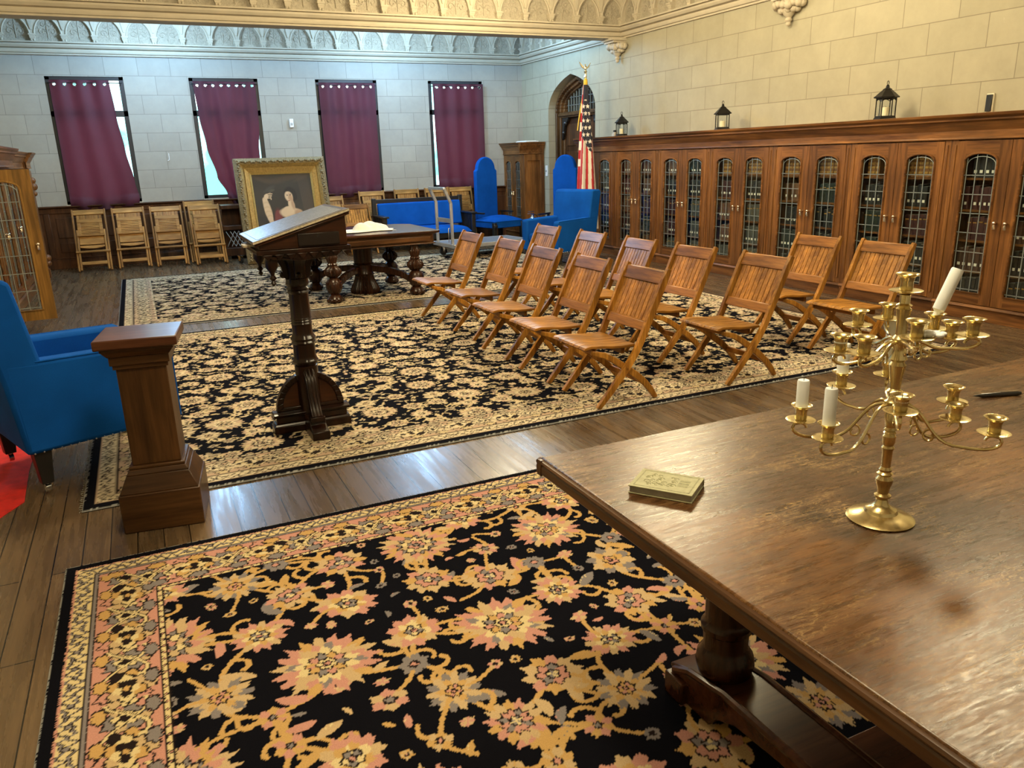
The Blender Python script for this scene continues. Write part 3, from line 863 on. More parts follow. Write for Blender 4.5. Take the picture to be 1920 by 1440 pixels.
for di, (k, s) in enumerate(DOORN):
    for si, z in enumerate(SHZ):
        if si == 0: key = 'gilt' if 2 <= di <= 7 else ('black' if di < 2 else rb.choice(['black', 'tan', 'maroon']))
        else: key = rb.choice(['black', 'black', 'green', 'brown', 'maroon', 'black'] if di < 6 else ['black', 'maroon', 'brown', 'tan', 'grey', 'green'])
        if di == 6 and si == 3: key = 'grey'
        if di == 5 and si == 1: key = 'tan'
        lab = 'white' if (si in (0, 1, 3) and key != 'gilt' and rb.random() < 0.9) or (key != 'gilt' and rb.random() < 0.4) else ('gold' if key != 'gilt' else 'none')
        yy = GY0-0.01+rb.uniform(0, 0.01)
        j = 0
        while True:
            w = rb.choice([0.044, 0.050, 0.056]); hh = rb.choice([0.195, 0.205, 0.215])
            if yy+w > GY1+0.012: break
            yc = NB[k]+s*(yy+w/2)
            yy += w+0.002
            if rb.random() < 0.04: continue
            me = bookmesh(key, w, hh, lab)
            xx = BX+0.055+rb.uniform(0, 0.012)
            if n_books < 300:
                o = bpy.data.objects.new('book', me); COL.objects.link(o)
                o.location = (xx, yc, z+0.0005)
                cn = {'black': 'black', 'green': 'dark green', 'maroon': 'maroon', 'brown': 'brown', 'gilt': 'gilt-spined', 'grey': 'grey', 'tan': 'tan'}[key]
                ext = 'white-labelled ' if lab == 'white' else ''
                g = '%s shelf, %s glass door from the right' % (SHN[si], ORD[di])
                tag(o, '%s%s book, %s' % (ext, cn, g), 'book', 'books on the '+g)
                n_books += 1
            else:
                base = len(stuff.v)
                stuff.v += [(v.co.x+xx, v.co.y+yc, v.co.z+z+0.0005) for v in me.vertices]
                for p in me.polygons:
                    mt = me.materials[p.material_index]
                    if mt not in smats: smats.append(mt)
                    stuff.f.append(tuple(q+base for q in p.vertices)); stuff.m.append(smats.index(mt))
o = obj('far_books', stuff, smats)
tag(o, 'rows of dark and brown books in the far bays of the right bookcases', 'books', kind='stuff')
# ================================================================== RUGS
class Pat:
    """a woven pattern drawn on a raster, later read by the rug's mesh"""
    def __init__(s, w, h, res, col):
        s.res = res; s.nx = int(w/res)+1; s.ny = int(h/res)+1; s.w = w; s.h = h
        s.a = np.empty((s.ny, s.nx, 3), np.float32); s.a[:] = col
    def win(s, cx, cy, R):
        i0 = max(0, int((cx-R)/s.res)); i1 = min(s.nx, int((cx+R)/s.res)+2)
        j0 = max(0, int((cy-R)/s.res)); j1 = min(s.ny, int((cy+R)/s.res)+2)
        if i0 >= i1 or j0 >= j1: return None
        X, Y = np.meshgrid(np.arange(i0, i1)*s.res-cx, np.arange(j0, j1)*s.res-cy)
        return s.a[j0:j1, i0:i1], X, Y
    def disc(s, cx, cy, r, col):
        w = s.win(cx, cy, r)
        if w is None: return
        a, X, Y = w
        a[X*X+Y*Y < r*r] = col
    def stroke(s, pts, width, col, rr=None):
        for (x0, y0), (x1, y1) in zip(pts[:-1], pts[1:]):
            L = math.hypot(x1-x0, y1-y0); n = max(1, int(L/(s.res*1.2)))
            for k in range(n):
                t = k/n; wd = width*(1 if rr is None else rr.uniform(0.72, 1.2))
                s.disc(x0+(x1-x0)*t, y0+(y1-y0)*t, wd/2, col)
    def poly(s, cx, cy, R, fn):
        w = s.win(cx, cy, R)
        if w is not None: fn(*w)

def jag(th, n, ph):
    f = (th*n/(2*PI)+ph) % 1.0
    return 1-0.24*np.abs(f-0.5)*2-0.10*np.abs(((th*n*2.3/(2*PI)+ph*3) % 1.0)-0.5)*2

def paint_flower(a, X, Y, R, n, rings, ph, rr, sq=1.0, rot=0.0):
    """rings: list of (radius fraction, [colours by sector], outlined)"""
    c, s_ = math.cos(rot), math.sin(rot)
    U = (X*c+Y*s_)/sq; V = -X*s_+Y*c
    r = np.hypot(U, V)/R; th = np.arctan2(V, U)
    r = r+(rr.rand(*r.shape).astype(np.float32)-0.5)*(0.010/R)*0.5
    for q, (fr, cols, outl) in enumerate(rings):
        nn = n if q == 0 else max(5, n-3*q)
        edge = fr*jag(th, nn, ph+q*0.37)
        m_ = r < edge
        idx = np.floor(th*nn/(2*PI)+ph+q*0.37).astype(int) % len(cols)
        lay = np.array(cols, np.float32)[idx]
        if outl is not None:
            a[m_] = outl
            m_ = r < edge-0.007/R
        a[m_] = lay[m_]

def leaf(pt, x, y, L, ang, col, col2, rr, curl=0.8, outline=None):
    n = 26
    for k in range(n):
        t = k/(n-1)
        an = ang+curl*(t-0.3)*1.6
        x += math.cos(an)*L/n; y += math.sin(an)*L/n
        w = L*0.22*math.sin(PI*(0.12+0.80*t))*(1.0 if k % 4 < 2 else 0.72)
        pt.disc(x, y, w, col)
        if col2 is not None and 0.15 < t < 0.8: 
            pt.disc(x-math.sin(an)*w*0.45, y+math.cos(an)*w*0.45, w*0.45, col2)

def make_pattern(w, h, res, pal, seed, bw, field_scale=1.0):
    """bw: border widths dict; returns raster. v=0 is the near edge"""
    K, GO, TA, CR_, PK, GY, OUT = pal
    rr = random.Random(seed); nr = np.random.RandomState(seed)
    pt = Pat(w, h, res, K)
    total = sum(bw.values())
    fs = field_scale
    # field: vines first
    pts = []
    tries = 0
    fx0, fx1, fy0, fy1 = total-0.02, w-total+0.02, total-0.02, h-total+0.02
    RB, RM, RS = 0.162*fs, 0.096*fs, 0.050*fs
    for R in (RB, RM, RS):
        fails = 0
        while fails < 300:
            x, y = rr.uniform(fx0, fx1), rr.uniform(fy0, fy1)
            ok = True
            for (px, py, pr) in pts:
                if R == RB: lim = R*3.3
                elif R == RM: lim = R*2.45 if pr == RM else (R+pr)*1.12
                else: lim = R*2.9 if pr == RS else (R+pr)*1.25
                if (px-x)**2+(py-y)**2 < lim*lim: ok = False; break
            if ok: pts.append((x, y, R)); fails = 0
            else: fails += 1
    P = np.array([(p[0], p[1]) for p in pts])
    for i, (x, y, R) in enumerate(pts):
        d = np.hypot(P[:, 0]-x, P[:, 1]-y); d[i] = 9
        for j in np.argsort(d)[:2]:
            if rr.random() < 0.10 or d[j] > 0.5*fs: continue
            x1, y1 = P[j]; mx, my = (x+x1)/2, (y+y1)/2
            nx_, ny_ = -(y1-y), (x1-x); k = rr.uniform(-0.45, 0.45)
            path = bez((x, y), (x+(mx-x)*0.8+nx_*k, y+(my-y)*0.8+ny_*k), (x1+(mx-x1)*0.8+nx_*k*0.4, y1+(my-y1)*0.8+ny_*k*0.4), (x1, y1), 14)
            pt.stroke(path, 0.018*fs, GO, rr)
            # hooks and leaves on the vine
            for t in (0.35, 0.62):
                hx, hy = path[int(t*14)]
                a0 = math.atan2(y1-y, x1-x)+rr.choice((-1, 1))*rr.uniform(0.8, 1.7)
                if rr.random() < 0.6:
                    hook = []; xx, yy, aa = hx, hy, a0; cv = rr.choice((-1, 1))*rr.uniform(0.35, 0.6)
                    for q in range(9):
                        hook.append((xx, yy)); xx += 0.014*fs*math.cos(aa); yy += 0.014*fs*math.sin(aa); aa += cv*(0.4+q*0.12)
                    pt.stroke(hook, 0.018*fs, GO, rr)
                else:
                    leaf(pt, hx, hy, rr.uniform(0.06, 0.11)*fs, a0, rr.choice((PK, TA, GY, GO)), rr.choice((None, CR_, PK)), rr, rr.uniform(-1, 1))
    for (x, y, R) in pts:
        ph = rr.random(); rot = rr.uniform(0, 6.3)
        if R > 0.12*fs:
            kind = rr.random()
            if kind < 0.5: rings = [(1.08, [TA, PK, GO, PK, TA], None), (0.84, [PK, GO, PK, TA], None), (0.62, [GY], OUT), (0.52, [CR_, TA], OUT), (0.30, [PK, PK, GY], OUT), (0.13, [GY], OUT)]
            else: rings = [(1.08, [PK, TA, GO, PK], None), (0.82, [GY, PK, TA, PK], None), (0.66, [CR_, CR_, TA], None), (0.46, [GO, GY, PK], OUT), (0.24, [CR_], OUT), (0.12, [PK], OUT)]
            n = 19; sq = rr.uniform(0.9, 1.18)
        elif R > 0.07*fs:
            kind = rr.random()
            if kind < 0.4: rings = [(1.1, [TA, PK, PK], None), (0.70, [GO, CR_], None), (0.42, [CR_, GY], OUT), (0.18, [PK], OUT)]
            elif kind < 0.75: rings = [(1.1, [TA, TA, PK, GO], None), (0.66, [PK, PK, GY], OUT), (0.30, [GY, CR_], OUT)]
            else: rings = [(1.1, [GY, TA], None), (0.72, [TA, GO], None), (0.40, [GO, PK], OUT), (0.15, [PK], OUT)]
            n = rr.choice((10, 12, 14)); sq = rr.uniform(0.85, 1.2)
        else:
            kind = rr.random()
            if kind < 0.4: rings = [(1.1, [GY], None), (0.42, [PK], OUT)]
            elif kind < 0.75: rings = [(1.1, [PK, GO], None), (0.36, [GY], OUT)]
            else: rings = [(1.1, [TA, GO], None), (0.38, [PK], OUT)]
            n = rr.choice((7, 8, 9)); sq = rr.uniform(0.9, 1.15)
        pt.poly(x, y, R*1.35, lambda a, X, Y: paint_flower(a, X, Y, R, n, rings, ph, nr, sq, rot))
    # fill what is still bare with small sprays
    kk = np.array(K, np.float32)
    for (rad, tries) in ((0.115*fs, 4000), (0.085*fs, 5000), (0.062*fs, 14000), (0.044*fs, 20000), (0.032*fs, 16000)):
        for _ in range(tries):
            x, y = rr.uniform(fx0, fx1), rr.uniform(fy0, fy1)
            w_ = pt.win(x, y, rad)
            if w_ is None: continue
            a_, X_, Y_ = w_
            if np.abs(a_-kk).max() > 0.001: continue
            q = rr.random(); r_ = rad*(0.66 if rad < 0.1*fs else 0.72)
            d = np.hypot(P[:, 0]-x, P[:, 1]-y); j = int(np.argmin(d))
            if rad > 0.04*fs:
                mx, my = (x+P[j, 0])/2+rr.uniform(-.04, .04), (y+P[j, 1])/2+rr.uniform(-.04, .04)
                path = bez((x, y), (mx, my), (mx, my), (P[j, 0], P[j, 1]), 10)
                pt.stroke(path[:9], 0.016*fs, GO, rr)
                P = np.vstack([P, [[x, y]]])
            if q < 0.35: leaf(pt, x-r_*0.7, y, r_*2.0, rr.uniform(0, 6.3), rr.choice((PK, TA, GY, GO)), rr.choice((CR_, PK, None)), rr, rr.uniform(-1.2, 1.2))
            else:
                rings = rr.choice(([(1.0, [PK, TA], None), (0.4, [GY], OUT)], [(1.0, [GY], None), (0.42, [PK], OUT)], [(1.0, [GO, TA], None), (0.4, [PK], OUT)], [(1.0, [TA, PK], None)]))
                ph = rr.random(); n_ = rr.choice((6, 7, 9)); sq_ = rr.uniform(0.7, 1.4); ro = rr.uniform(0, 6.3)
                pt.poly(x, y, r_*1.4, lambda a, X, Y: paint_flower(a, X, Y, r_, n_, rings, ph, nr, sq_, ro))
    # borders
    X, Y = np.meshgrid(np.arange(pt.nx)*res, np.arange(pt.ny)*res)
    dx = np.minimum(X, w-X); dy = np.minimum(Y, h-Y)
    horiz = dy < dx
    D = np.where(horiz, dy, dx); S = np.where(horiz, X, Y)
    D = D+(nr.rand(*D.shape)-0.5)*0.004
    a = pt.a
    e0 = bw['black']; e1 = e0+bw['guard']; e2 = e1+bw['line']; e3 = e2+bw['main']; e4 = e3+bw['inner']
    a[D < e4] = OUT
    a[(D < e4-0.006) & (D > e3+0.006)] = CR_
    # inner guard dots
    pd = 0.040
    a[((S % pd-pd/2)**2+(D-(e3+e4)/2)**2 < 0.0065**2)] = OUT
    a[((S % pd-pd/2)**2+(D-(e3+e4)/2)**2 < 0.0035**2)] = PK
    # main border
    mb_ = (D < e3) & (D > e2)
    a[mb_] = PK
    dc = (e2+e3)/2; hw = bw['main']/2
    per = bw['main']*1.5
    for off, kind in ((0.0, 0), (0.5, 1)):
        U = (S/per+off) % 1.0; U = (U-0.5)*per; V = D-dc
        sub = np.zeros_like(a); 
        m0 = np.hypot(U/1.15, V) < hw*1.2
        tmp = a.copy()
        if kind == 0: rings = [(1.02, [GO, CR_, TA, PK, CR_, OUT], OUT), (0.72, [CR_, TA, GO], OUT), (0.42, [OUT, OUT, CR_], None), (0.20, [GO], OUT)]
        else: rings = [(0.85, [GY, GY, TA], OUT), (0.50, [CR_], OUT), (0.26, [OUT], None)]
        paint_flower(tmp, U, V, hw, 9 if kind == 0 else 8, rings, 0.2, nr, 1.2 if kind == 0 else 0.85)
        sel = mb_ & m0
        a[sel] = tmp[sel]
    for sgn in (-1, 1):
        wv = dc+sgn*hw*0.62*np.sin(2*PI*S/per+0.4*sgn)
        m0 = mb_ & (np.abs(D-wv) < 0.010) & (np.abs(((S/per) % 1)-0.5) > 0.22) 
        a[m0] = OUT
        m0 = mb_ & (np.abs(D-wv) < 0.006) & (np.abs(((S/per) % 1)-0.5) > 0.22)
        a[m0] = CR_
        U = ((S/(per/2)+0.25) % 1-0.5)*per/2; V = D-(dc+sgn*hw*0.74)
        a[mb_ & (np.hypot(U/1.6, V) < 0.030*jag(np.arctan2(V, U), 7, 0.1))] = OUT
        a[mb_ & (np.hypot(U/1.6, V) < 0.024*jag(np.arctan2(V, U), 7, 0.1))] = GY if sgn > 0 else GO
    # line pair
    ml = (D < e2) & (D > e1); a[ml] = OUT
    a[ml & (np.abs(D-(e1+e2)/2) < bw['line']*0.28)] = GY
    # outer guard with a running vine
    mg = (D < e1) & (D > e0); a[mg] = CR_
    gc = (e0+e1)/2; gw = bw['guard']/2
    p2 = bw['guard']*1.5
    for ph, am, wd, col in ((0, 0.62, 0.0075, OUT), (0, 0.62, 0.0035, GY), (PI, 0.62, 0.0075, OUT), (PI, 0.62, 0.0035, GY)):
        wv = gc+gw*am*np.sin(2*PI*S/p2+ph)+gw*0.25*np.sin(2*PI*S/p2*2.7)
        a[mg & (np.abs(D-wv) < wd)] = col
    U = ((S/p2) % 1-0.5)*p2; V = D-gc
    a[mg & (np.hypot(U, V) < gw*0.42*jag(np.arctan2(V, U), 5, 0))] = OUT
    a[mg & (np.hypot(U, V) < gw*0.30*jag(np.arctan2(V, U), 5, 0))] = GY
    a[(D < e0+0.006) & (D > e0)] = PK
    a[D < e0] = K
    a[D < 0.006] = tuple(0.35+0*k for k in K)
    return pt

def rug(name, label, x0, y0, w, h, pt, xs, ys, thick=0.012, rip=0.0):
    """top surface grid at world positions xs, ys carrying the pattern"""
    nx, ny = len(xs), len(ys)
    GX, GYY = np.meshgrid(xs, ys)
    Z = np.full(GX.shape, thick)
    if rip: Z = Z+rip*np.sin(GX*2.1+GYY*1.3)*np.sin(GYY*1.7)
    Z[0, :] = Z[-1, :] = 0.004; Z[:, 0] = Z[:, -1] = 0.004
    co = np.stack([GX-x0, GYY-y0, Z], -1).reshape(-1, 3).astype(np.float32)
    idx = np.arange(nx*ny).reshape(ny, nx)
    q = np.stack([idx[:-1, :-1], idx[:-1, 1:], idx[1:, 1:], idx[1:, :-1]], -1).reshape(-1, 4)
    me = bpy.data.meshes.new(name)
    me.vertices.add(nx*ny); me.vertices.foreach_set('co', co.ravel())
    me.loops.add(q.size); me.loops.foreach_set('vertex_index', q.ravel().astype(np.int32))
    me.polygons.add(len(q)); me.polygons.foreach_set('loop_start', np.arange(0, q.size, 4, dtype=np.int32))
    me.polygons.foreach_set('loop_total', np.full(len(q), 4, np.int32))
    me.update(calc_edges=True)
    ii = np.clip(np.round((GX-x0)/pt.res).astype(int), 0, pt.nx-1); jj = np.clip(np.round((GYY-y0)/pt.res).astype(int), 0, pt.ny-1)
    col = np.ones((ny, nx, 4), np.float32); col[..., :3] = pt.a[jj, ii]
    at = me.color_attributes.new('pattern', 'FLOAT_COLOR', 'POINT')
    at.data.foreach_set('color', col.ravel())
    me.materials.append(rug_m)
    t = thing(name, label, 'rug', (x0, y0, 0))
    o = bpy.data.objects.new('pile', me); COL.objects.link(o); o.parent = t
    obj('binding', MB().box(0.001, w-0.001, 0.001, h-0.001, 0.0, 0.0035), rug_side, t, smooth=0)
    return t
PAL_A = [(0.0045, 0.0045, 0.007), (0.50, 0.31, 0.115), (0.50, 0.36, 0.20), (0.62, 0.50, 0.27), (0.50, 0.25, 0.20), (0.21, 0.185, 0.185), (0.018, 0.012, 0.012)]
PAL_B = [(0.006, 0.006, 0.009), (0.54, 0.43, 0.26), (0.56, 0.46, 0.31), (0.64, 0.55, 0.38), (0.48, 0.345, 0.245), (0.34, 0.28, 0.20), (0.030, 0.022, 0.020)]  # paler palette: sheen of light on the farther rugs' pile put into the colour
def axis(*segs):
    out = []
    for a, b_, st in segs: out.append(np.arange(a, b_-st*0.5, st))
    out.append(np.array([segs[-1][1]]))
    return np.concatenate(out)
BW_A = dict(black=0.045, guard=0.068, line=0.020, main=0.205, inner=0.026)
BW_B = dict(black=0.06, guard=0.075, line=0.022, main=0.21, inner=0.028)
w, h = 6.3, 4.2
pt = make_pattern(w, h, 0.005, PAL_A, 5, BW_A)
rug('rug', 'black floral rug with a pink border, nearest, under the worn table', -0.49, -0.79, w, h, pt,
    axis((-0.49, 2.9, 0.005), (2.9, 5.81, 0.03)), axis((-0.79, 1.0, 0.03), (1.0, 3.41, 0.005)))
w, h = 6.32, 4.20
pt = make_pattern(w, h, 0.007, PAL_B, 9, BW_B, 0.72)
t = rug('rug', 'cream and black floral rug under the rows of folding chairs and lectern', -0.46, 4.01, w, h, pt,
    axis((-0.46, 5.0, 0.0085), (5.0, 5.86, 0.02)), axis((4.01, 6.0, 0.008), (6.0, 8.21, 0.014)))
rr = random.Random(2); b = MB()
for k in range(150):
    y = 4.02+k*0.0278
    if y > 8.18: break
    b.tube([(0.0, y-4.01, 0.004), (-0.008, y-4.01+rr.uniform(-.006, .006), 0.004), (-0.014+rr.uniform(-.004, .004), y-4.01+rr.uniform(-.01, .01), 0.003)], 0.002, 4)
obj('fringe', b, paper, t)
w, h = 6.2, 4.15
pt = make_pattern(w, h, 0.011, PAL_B, 14, BW_B, 0.78)
rug('rug', 'cream and black floral rug farthest back, under the carved pedestal table', -0.37, 8.70, w, h, pt,
    axis((-0.37, 5.83, 0.014)), axis((8.70, 12.85, 0.014)))
b = MB().prism([(-1.37, 4.16), (-0.82, 4.13), (-0.73, 4.3), (-0.755, 4.75), (-0.76, 5.08), (-0.88, 5.42), (-1.37, 5.5)], 'z', 0.0005, 0.003)
tag(obj('floor_mat', b, red_felt), 'bright red mat on the floor under the left blue armchair', 'mat')

# ================================================================== FOLDING CHAIRS
RZ = 0.0125
def stile_path():
    return [(0.0, 0.0), (0.10, 0.117), (0.205, 0.24), (0.275, 0.335), (0.322, 0.42), (0.372, 0.53), (0.435, 0.67), (0.49, 0.79), (0.525, 0.86)]
def ground(mb):
    mb.v = [(x, y, max(0.0, z)) for x, y, z in mb.v]
    return mb
def make_chair(label, group):
    t = thing('folding_chair', label, 'chair', (0, 0, 0), 0, group)
    SP = stile_path()
    for s in (-1, 1):
        y0, y1 = sorted((s*0.215, s*0.243))
        b = MB().prism(strip(SP, [0.036, 0.042, 0.046, 0.044, 0.044, 0.044, 0.044, 0.046, 0.030]), 'y', y0, y1)
        b.tube([(0.212, s*0.2425, 0.248), (0.212, s*0.247, 0.248)], 0.008, 8)
        obj('stile', ground(b), chair_z, t, bevel=0.005)
        y0, y1 = sorted((s*0.186, s*0.213))
        LP = [(-0.035, 0.372), (0.06, 0.345), (0.14, 0.300), (0.215, 0.246), (0.30, 0.185), (0.375, 0.120), (0.425, 0.060), (0.462, 0.0)]
        obj('leg', ground(MB().prism(strip(LP, [0.030, 0.038, 0.042, 0.046, 0.046, 0.044, 0.040, 0.036]), 'y', y0, y1)), chair_z, t, bevel=0.005)
    prof = [(-0.095, 0.397), (-0.085, 0.412), (-0.04, 0.419), (0.04, 0.412), (0.12, 0.402), (0.20, 0.397), (0.285, 0.397)]
    low = [(p[0], p[1]-0.018) for p in prof[1:]][::-1]
    b = MB()
    for k in range(6):
        b.prism(prof+low, 'y', -0.213+k*0.071+0.0008, -0.213+(k+1)*0.071-0.0008)
    obj('seat', b, chair_x, t, bevel=0.003)
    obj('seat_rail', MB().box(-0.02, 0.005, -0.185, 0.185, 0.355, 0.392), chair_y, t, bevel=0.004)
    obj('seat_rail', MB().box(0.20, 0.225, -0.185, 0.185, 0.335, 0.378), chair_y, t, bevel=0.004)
    # backrest parts follow the stile line
    def at(z):
        for (x0, z0), (x1, z1) in zip(SP[:-1], SP[1:]):
            if z0 <= z <= z1: return x0+(x1-x0)*(z-z0)/(z1-z0)
    def slab(y0, y1, z0, z1, th, off=0.0):
        x0, x1 = at(z0)+off, at(z1)+off
        return [(x0-th/2, z0), (x0+th/2, z0), (x1+th/2, z1), (x1-th/2, z1)], y0, y1
    b = MB(); p, a, c = slab(-0.216, 0.216, 0.765, 0.848, 0.022, -0.003); b.prism(p, 'y', a, c)
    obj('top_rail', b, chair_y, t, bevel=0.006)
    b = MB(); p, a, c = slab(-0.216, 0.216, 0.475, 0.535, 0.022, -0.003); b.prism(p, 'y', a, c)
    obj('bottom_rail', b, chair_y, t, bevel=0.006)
    b = MB(); n = 9; w = 0.396/n
    for k in range(n):
        p, a, c = slab(-0.198+k*w+0.0024, -0.198+(k+1)*w-0.0024, 0.533, 0.762, 0.013, 0.004); b.prism(p, 'y', a, c)
    obj('backrest', b, slat_z, t, bevel=0.0025)
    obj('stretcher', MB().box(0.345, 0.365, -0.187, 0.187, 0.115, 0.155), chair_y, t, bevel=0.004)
    return t
GR = 'slatted wooden folding chairs set out in rows'
CH = [
 (2.500, 4.320, 0.0, 'slatted wooden folding chair at the near right end of the row closest to the lectern'),
 (2.495, 5.005, 0.0, 'slatted wooden folding chair, second from the near end of the front row'),
 (2.510, 5.770, 0.0, 'slatted wooden folding chair in the middle of the five-chair front row'),
 (2.555, 6.555, 0.0, 'slatted wooden folding chair, second from the far end of the front row'),
 (2.530, 7.425, 0.0, 'slatted wooden folding chair at the far end of the front row, by the carved table'),
 (3.545, 4.320, 0.0, 'slatted wooden folding chair at the near end of the middle row, whole seat in view'),
 (3.490, 5.055, 0.0, 'slatted wooden folding chair, second from the near end of the middle row'),
 (3.480, 5.830, 0.0, 'slatted wooden folding chair in the middle of the middle row'),
 (3.480, 6.650, 0.0, 'slatted wooden folding chair, second from the far end of the middle row'),
 (3.480, 7.560, 0.0, 'slatted wooden folding chair at the far end of the middle row, before the blue armchair'),
 (4.767, 5.010, 0.0, 'slatted wooden folding chair, farther of the two in the back row by the bookcases'),
 (4.790, 4.330, 0.0, 'slatted wooden folding chair, nearer of the two in the back row behind the candelabra'),
]
c0 = None
rr = random.Random(5)
for x, y, a, lab in CH:
    if c0 is None: c0 = make_chair(lab, GR); c0.location = (x, y, RZ)
    else: dup(c0, (x, y, RZ), a+rr.uniform(-0.025, 0.025), lab, GR)
# one more, standing by the back wall and facing the room
dup(c0, (3.53, 13.62, 0.0), PI/2, 'slatted wooden folding chair standing open beside the left arm of the blue settee', 'folding chairs by the back wall')

# ---- folded chairs leaning on the wainscot; local: feet at origin, width along x, leaning to +y
def make_folded(label, group):
    t = thing('folded_chair', label, 'chair', (0, 0, 0), 0, group)
    L = 1.06; W2 = 0.25
    for s in (-1, 1):
        x0, x1 = sorted((s*(W2-0.028), s*W2)); obj('stile', MB().box(x0, x1, -0.02, 0.02, 0, L), old_z, t, bevel=0.006)
        x0, x1 = sorted((s*(W2-0.066), s*(W2-0.036))); obj('leg', MB().box(x0, x1, -0.032, 0.005, 0.01, 0.70), old_z, t, bevel=0.005)
    obj('top_rail', MB().box(-W2+0.028, W2-0.028, -0.016, 0.012, L-0.095, L-0.01), old_y, t, bevel=0.006)
    b = MB()
    for k in range(8): b.box(-0.185+k*0.0463, -0.185+(k+1)*0.0463-0.002, -0.004, 0.012, L-0.20, L-0.097)
    obj('backrest', b, old_z, t, bevel=0.002)
    b = MB().box(-0.185, 0.185, -0.028, -0.006, 0.815, 0.885).box(-0.185, -0.135, -0.028, -0.006, 0.60, 0.815).box(0.135, 0.185, -0.028, -0.006, 0.60, 0.815)
    for k in range(7): b.box(-0.137, 0.137, -0.022, -0.010, 0.615+k*0.029, 0.615+k*0.029+0.024)
    b.box(-0.195, 0.195, -0.045, -0.006, 0.585, 0.605)
    obj('seat', b, old_y, t, bevel=0.003)
    obj('seat_rail', MB().box(-0.18, 0.18, -0.012, 0.006, 0.45, 0.585), old_y, t, bevel=0.004)
    b = MB().prism([(-0.18, 0.43)]+[(-0.18+0.36*k/8, 0.40-0.022*math.sin(PI*k/8)) for k in range(9)]+[(0.18, 0.43)], 'y', -0.022, -0.004)
    obj('seat_rail', b, old_y, t, bevel=0.004)
    obj('cross_rail', MB().box(-W2+0.0, W2-0.0, -0.05, -0.022, 0.30, 0.335), old_y, t, bevel=0.006)
    obj('stretcher', MB().box(-W2+0.066, W2-0.066, -0.028, -0.008, 0.10, 0.155), old_y, t, bevel=0.005)
    return t
GF = 'folded chairs leaning on the back wall panelling'
FC = [
 (-0.755, 14.24, 0.47, 'folded slatted wooden chair leaning under the leftmost curtain, first from left'),
 (-0.165, 14.25, 0.47, 'folded slatted wooden chair leaning on the panelling, second from left'),
 (0.405, 14.13, 0.47, 'folded slatted wooden chair leaning on the panelling, third from left'),
 (1.00, 13.93, 0.47, 'folded slatted wooden chair leaning in front at the right of the four'),
 (0.95, 14.34, 0.33, 'folded slatted wooden chair tucked behind the fourth leaning chair, only its top showing'),
 (3.17, 14.20, 0.40, 'folded slatted wooden chair just right of the gilt framed painting'),
 (4.02, 14.55, 0.24, 'folded chair behind the left part of the blue settee'),
 (4.70, 14.55, 0.20, 'folded chair behind the middle of the blue settee'),
 (5.32, 14.55, 0.20, 'folded chair behind the right part of the blue settee'),
 (5.83, 14.58, 0.22, 'folded chair between the blue settee and the tall round-topped blue chair'),
]
f0 = None
for x, y, lean, lab in FC:
    if f0 is None: f0 = make_folded(lab, GF); o = f0
    else: o = dup(f0, None, None, lab, GF)
    o.location = (x, y, 0.012); o.rotation_euler = (-lean, 0, rr.uniform(-.03, .03))

# ================================================================== LECTERN
t = thing('lectern', 'dark carved wooden lectern with sloping top standing on the rug', 'lectern', (0.79, 4.70, RZ), 0.0)
b = MB()
b.box(-0.235, 0.235, -0.055, 0.055, 0.0, 0.045).prism([(-0.055, 0.045), (0.055, 0.045), (0.045, 0.06), (-0.045, 0.06)], 'x', -0.228, 0.228)
b.box(-0.215, 0.215, -0.04, 0.04, 0.06, 0.10).prism([(-0.05, 0.10), (0.05, 0.10), (0.058, 0.118), (0.03, 0.13), (-0.03, 0.13), (-0.058, 0.118)], 'x', -0.232, 0.232)
b.box(-0.052, 0.052, -0.285, 0.285, 0.0, 0.05).prism([(-0.285, 0.05), (-0.21, 0.075), (-0.20, 0.10), (0.20, 0.10), (0.21, 0.075), (0.285, 0.05)], 'x', -0.048, 0.048)
obj('base', b, ebony, t, bevel=0.004)
Aq = [(-0.205*math.cos(PI*k/16), 0.125+0.235*math.sin(PI*k/16)) for k in range(17)]
Ai = [(-0.165*math.cos(PI*k/16), 0.150+0.175*math.sin(PI*k/16)) for k in range(17)]
obj('arched_panel', MB().prism(Aq, 'y', -0.012, 0.012), ebony_x, t, bevel=0.003)
b = MB()
for k in range(16): b.prism([Aq[k], Aq[k+1], Ai[k+1], Ai[k]], 'y', -0.026, 0.026)
b.box(-0.19, 0.19, -0.024, 0.024, 0.13, 0.152)
obj('arch_moulding', b, ebony, t, bevel=0.004)
for s in (-1, 1):
    sc = bez((s*0.045, 0.37), (s*0.10, 0.34), (s*0.12, 0.20), (s*0.19, 0.11), 10)
    b = MB().prism(strip(sc, [0.03, 0.04, 0.05, 0.055, 0.055, 0.05, 0.045, 0.045, 0.045, 0.05, 0.06]), 'x', -0.032, 0.032)
    for k in (-0.02, 0, 0.02): b.tube([(k, p[0]+s*0.02, p[1]+0.016) for p in sc], 0.006, 6)
    b.box(-0.042, 0.042, min(s*0.16, s*0.225), max(s*0.16, s*0.225), 0.095, 0.125)
    obj('scroll_bracket', b, ebony, t, bevel=0.003)
b = MB()
prof = [(0.070, 0.10), (0.070, 0.40), (0.062, 0.405), (0.074, 0.415), (0.080, 0.43), (0.072, 0.44), (0.066, 0.46), (0.066, 0.535), (0.074, 0.545), (0.068, 0.555), (0.077, 0.57), (0.068, 0.585), (0.060, 0.60)]
prof += [(0.060, 0.655), (0.064, 0.66), (0.060, 0.668), (0.064, 0.676), (0.060, 0.684), (0.064, 0.692), (0.060, 0.70), (0.058, 0.84), (0.066, 0.85), (0.060, 0.86), (0.072, 0.872), (0.062, 0.885), (0.070, 0.90), (0.066, 0.915), (0.066, 0.93)]
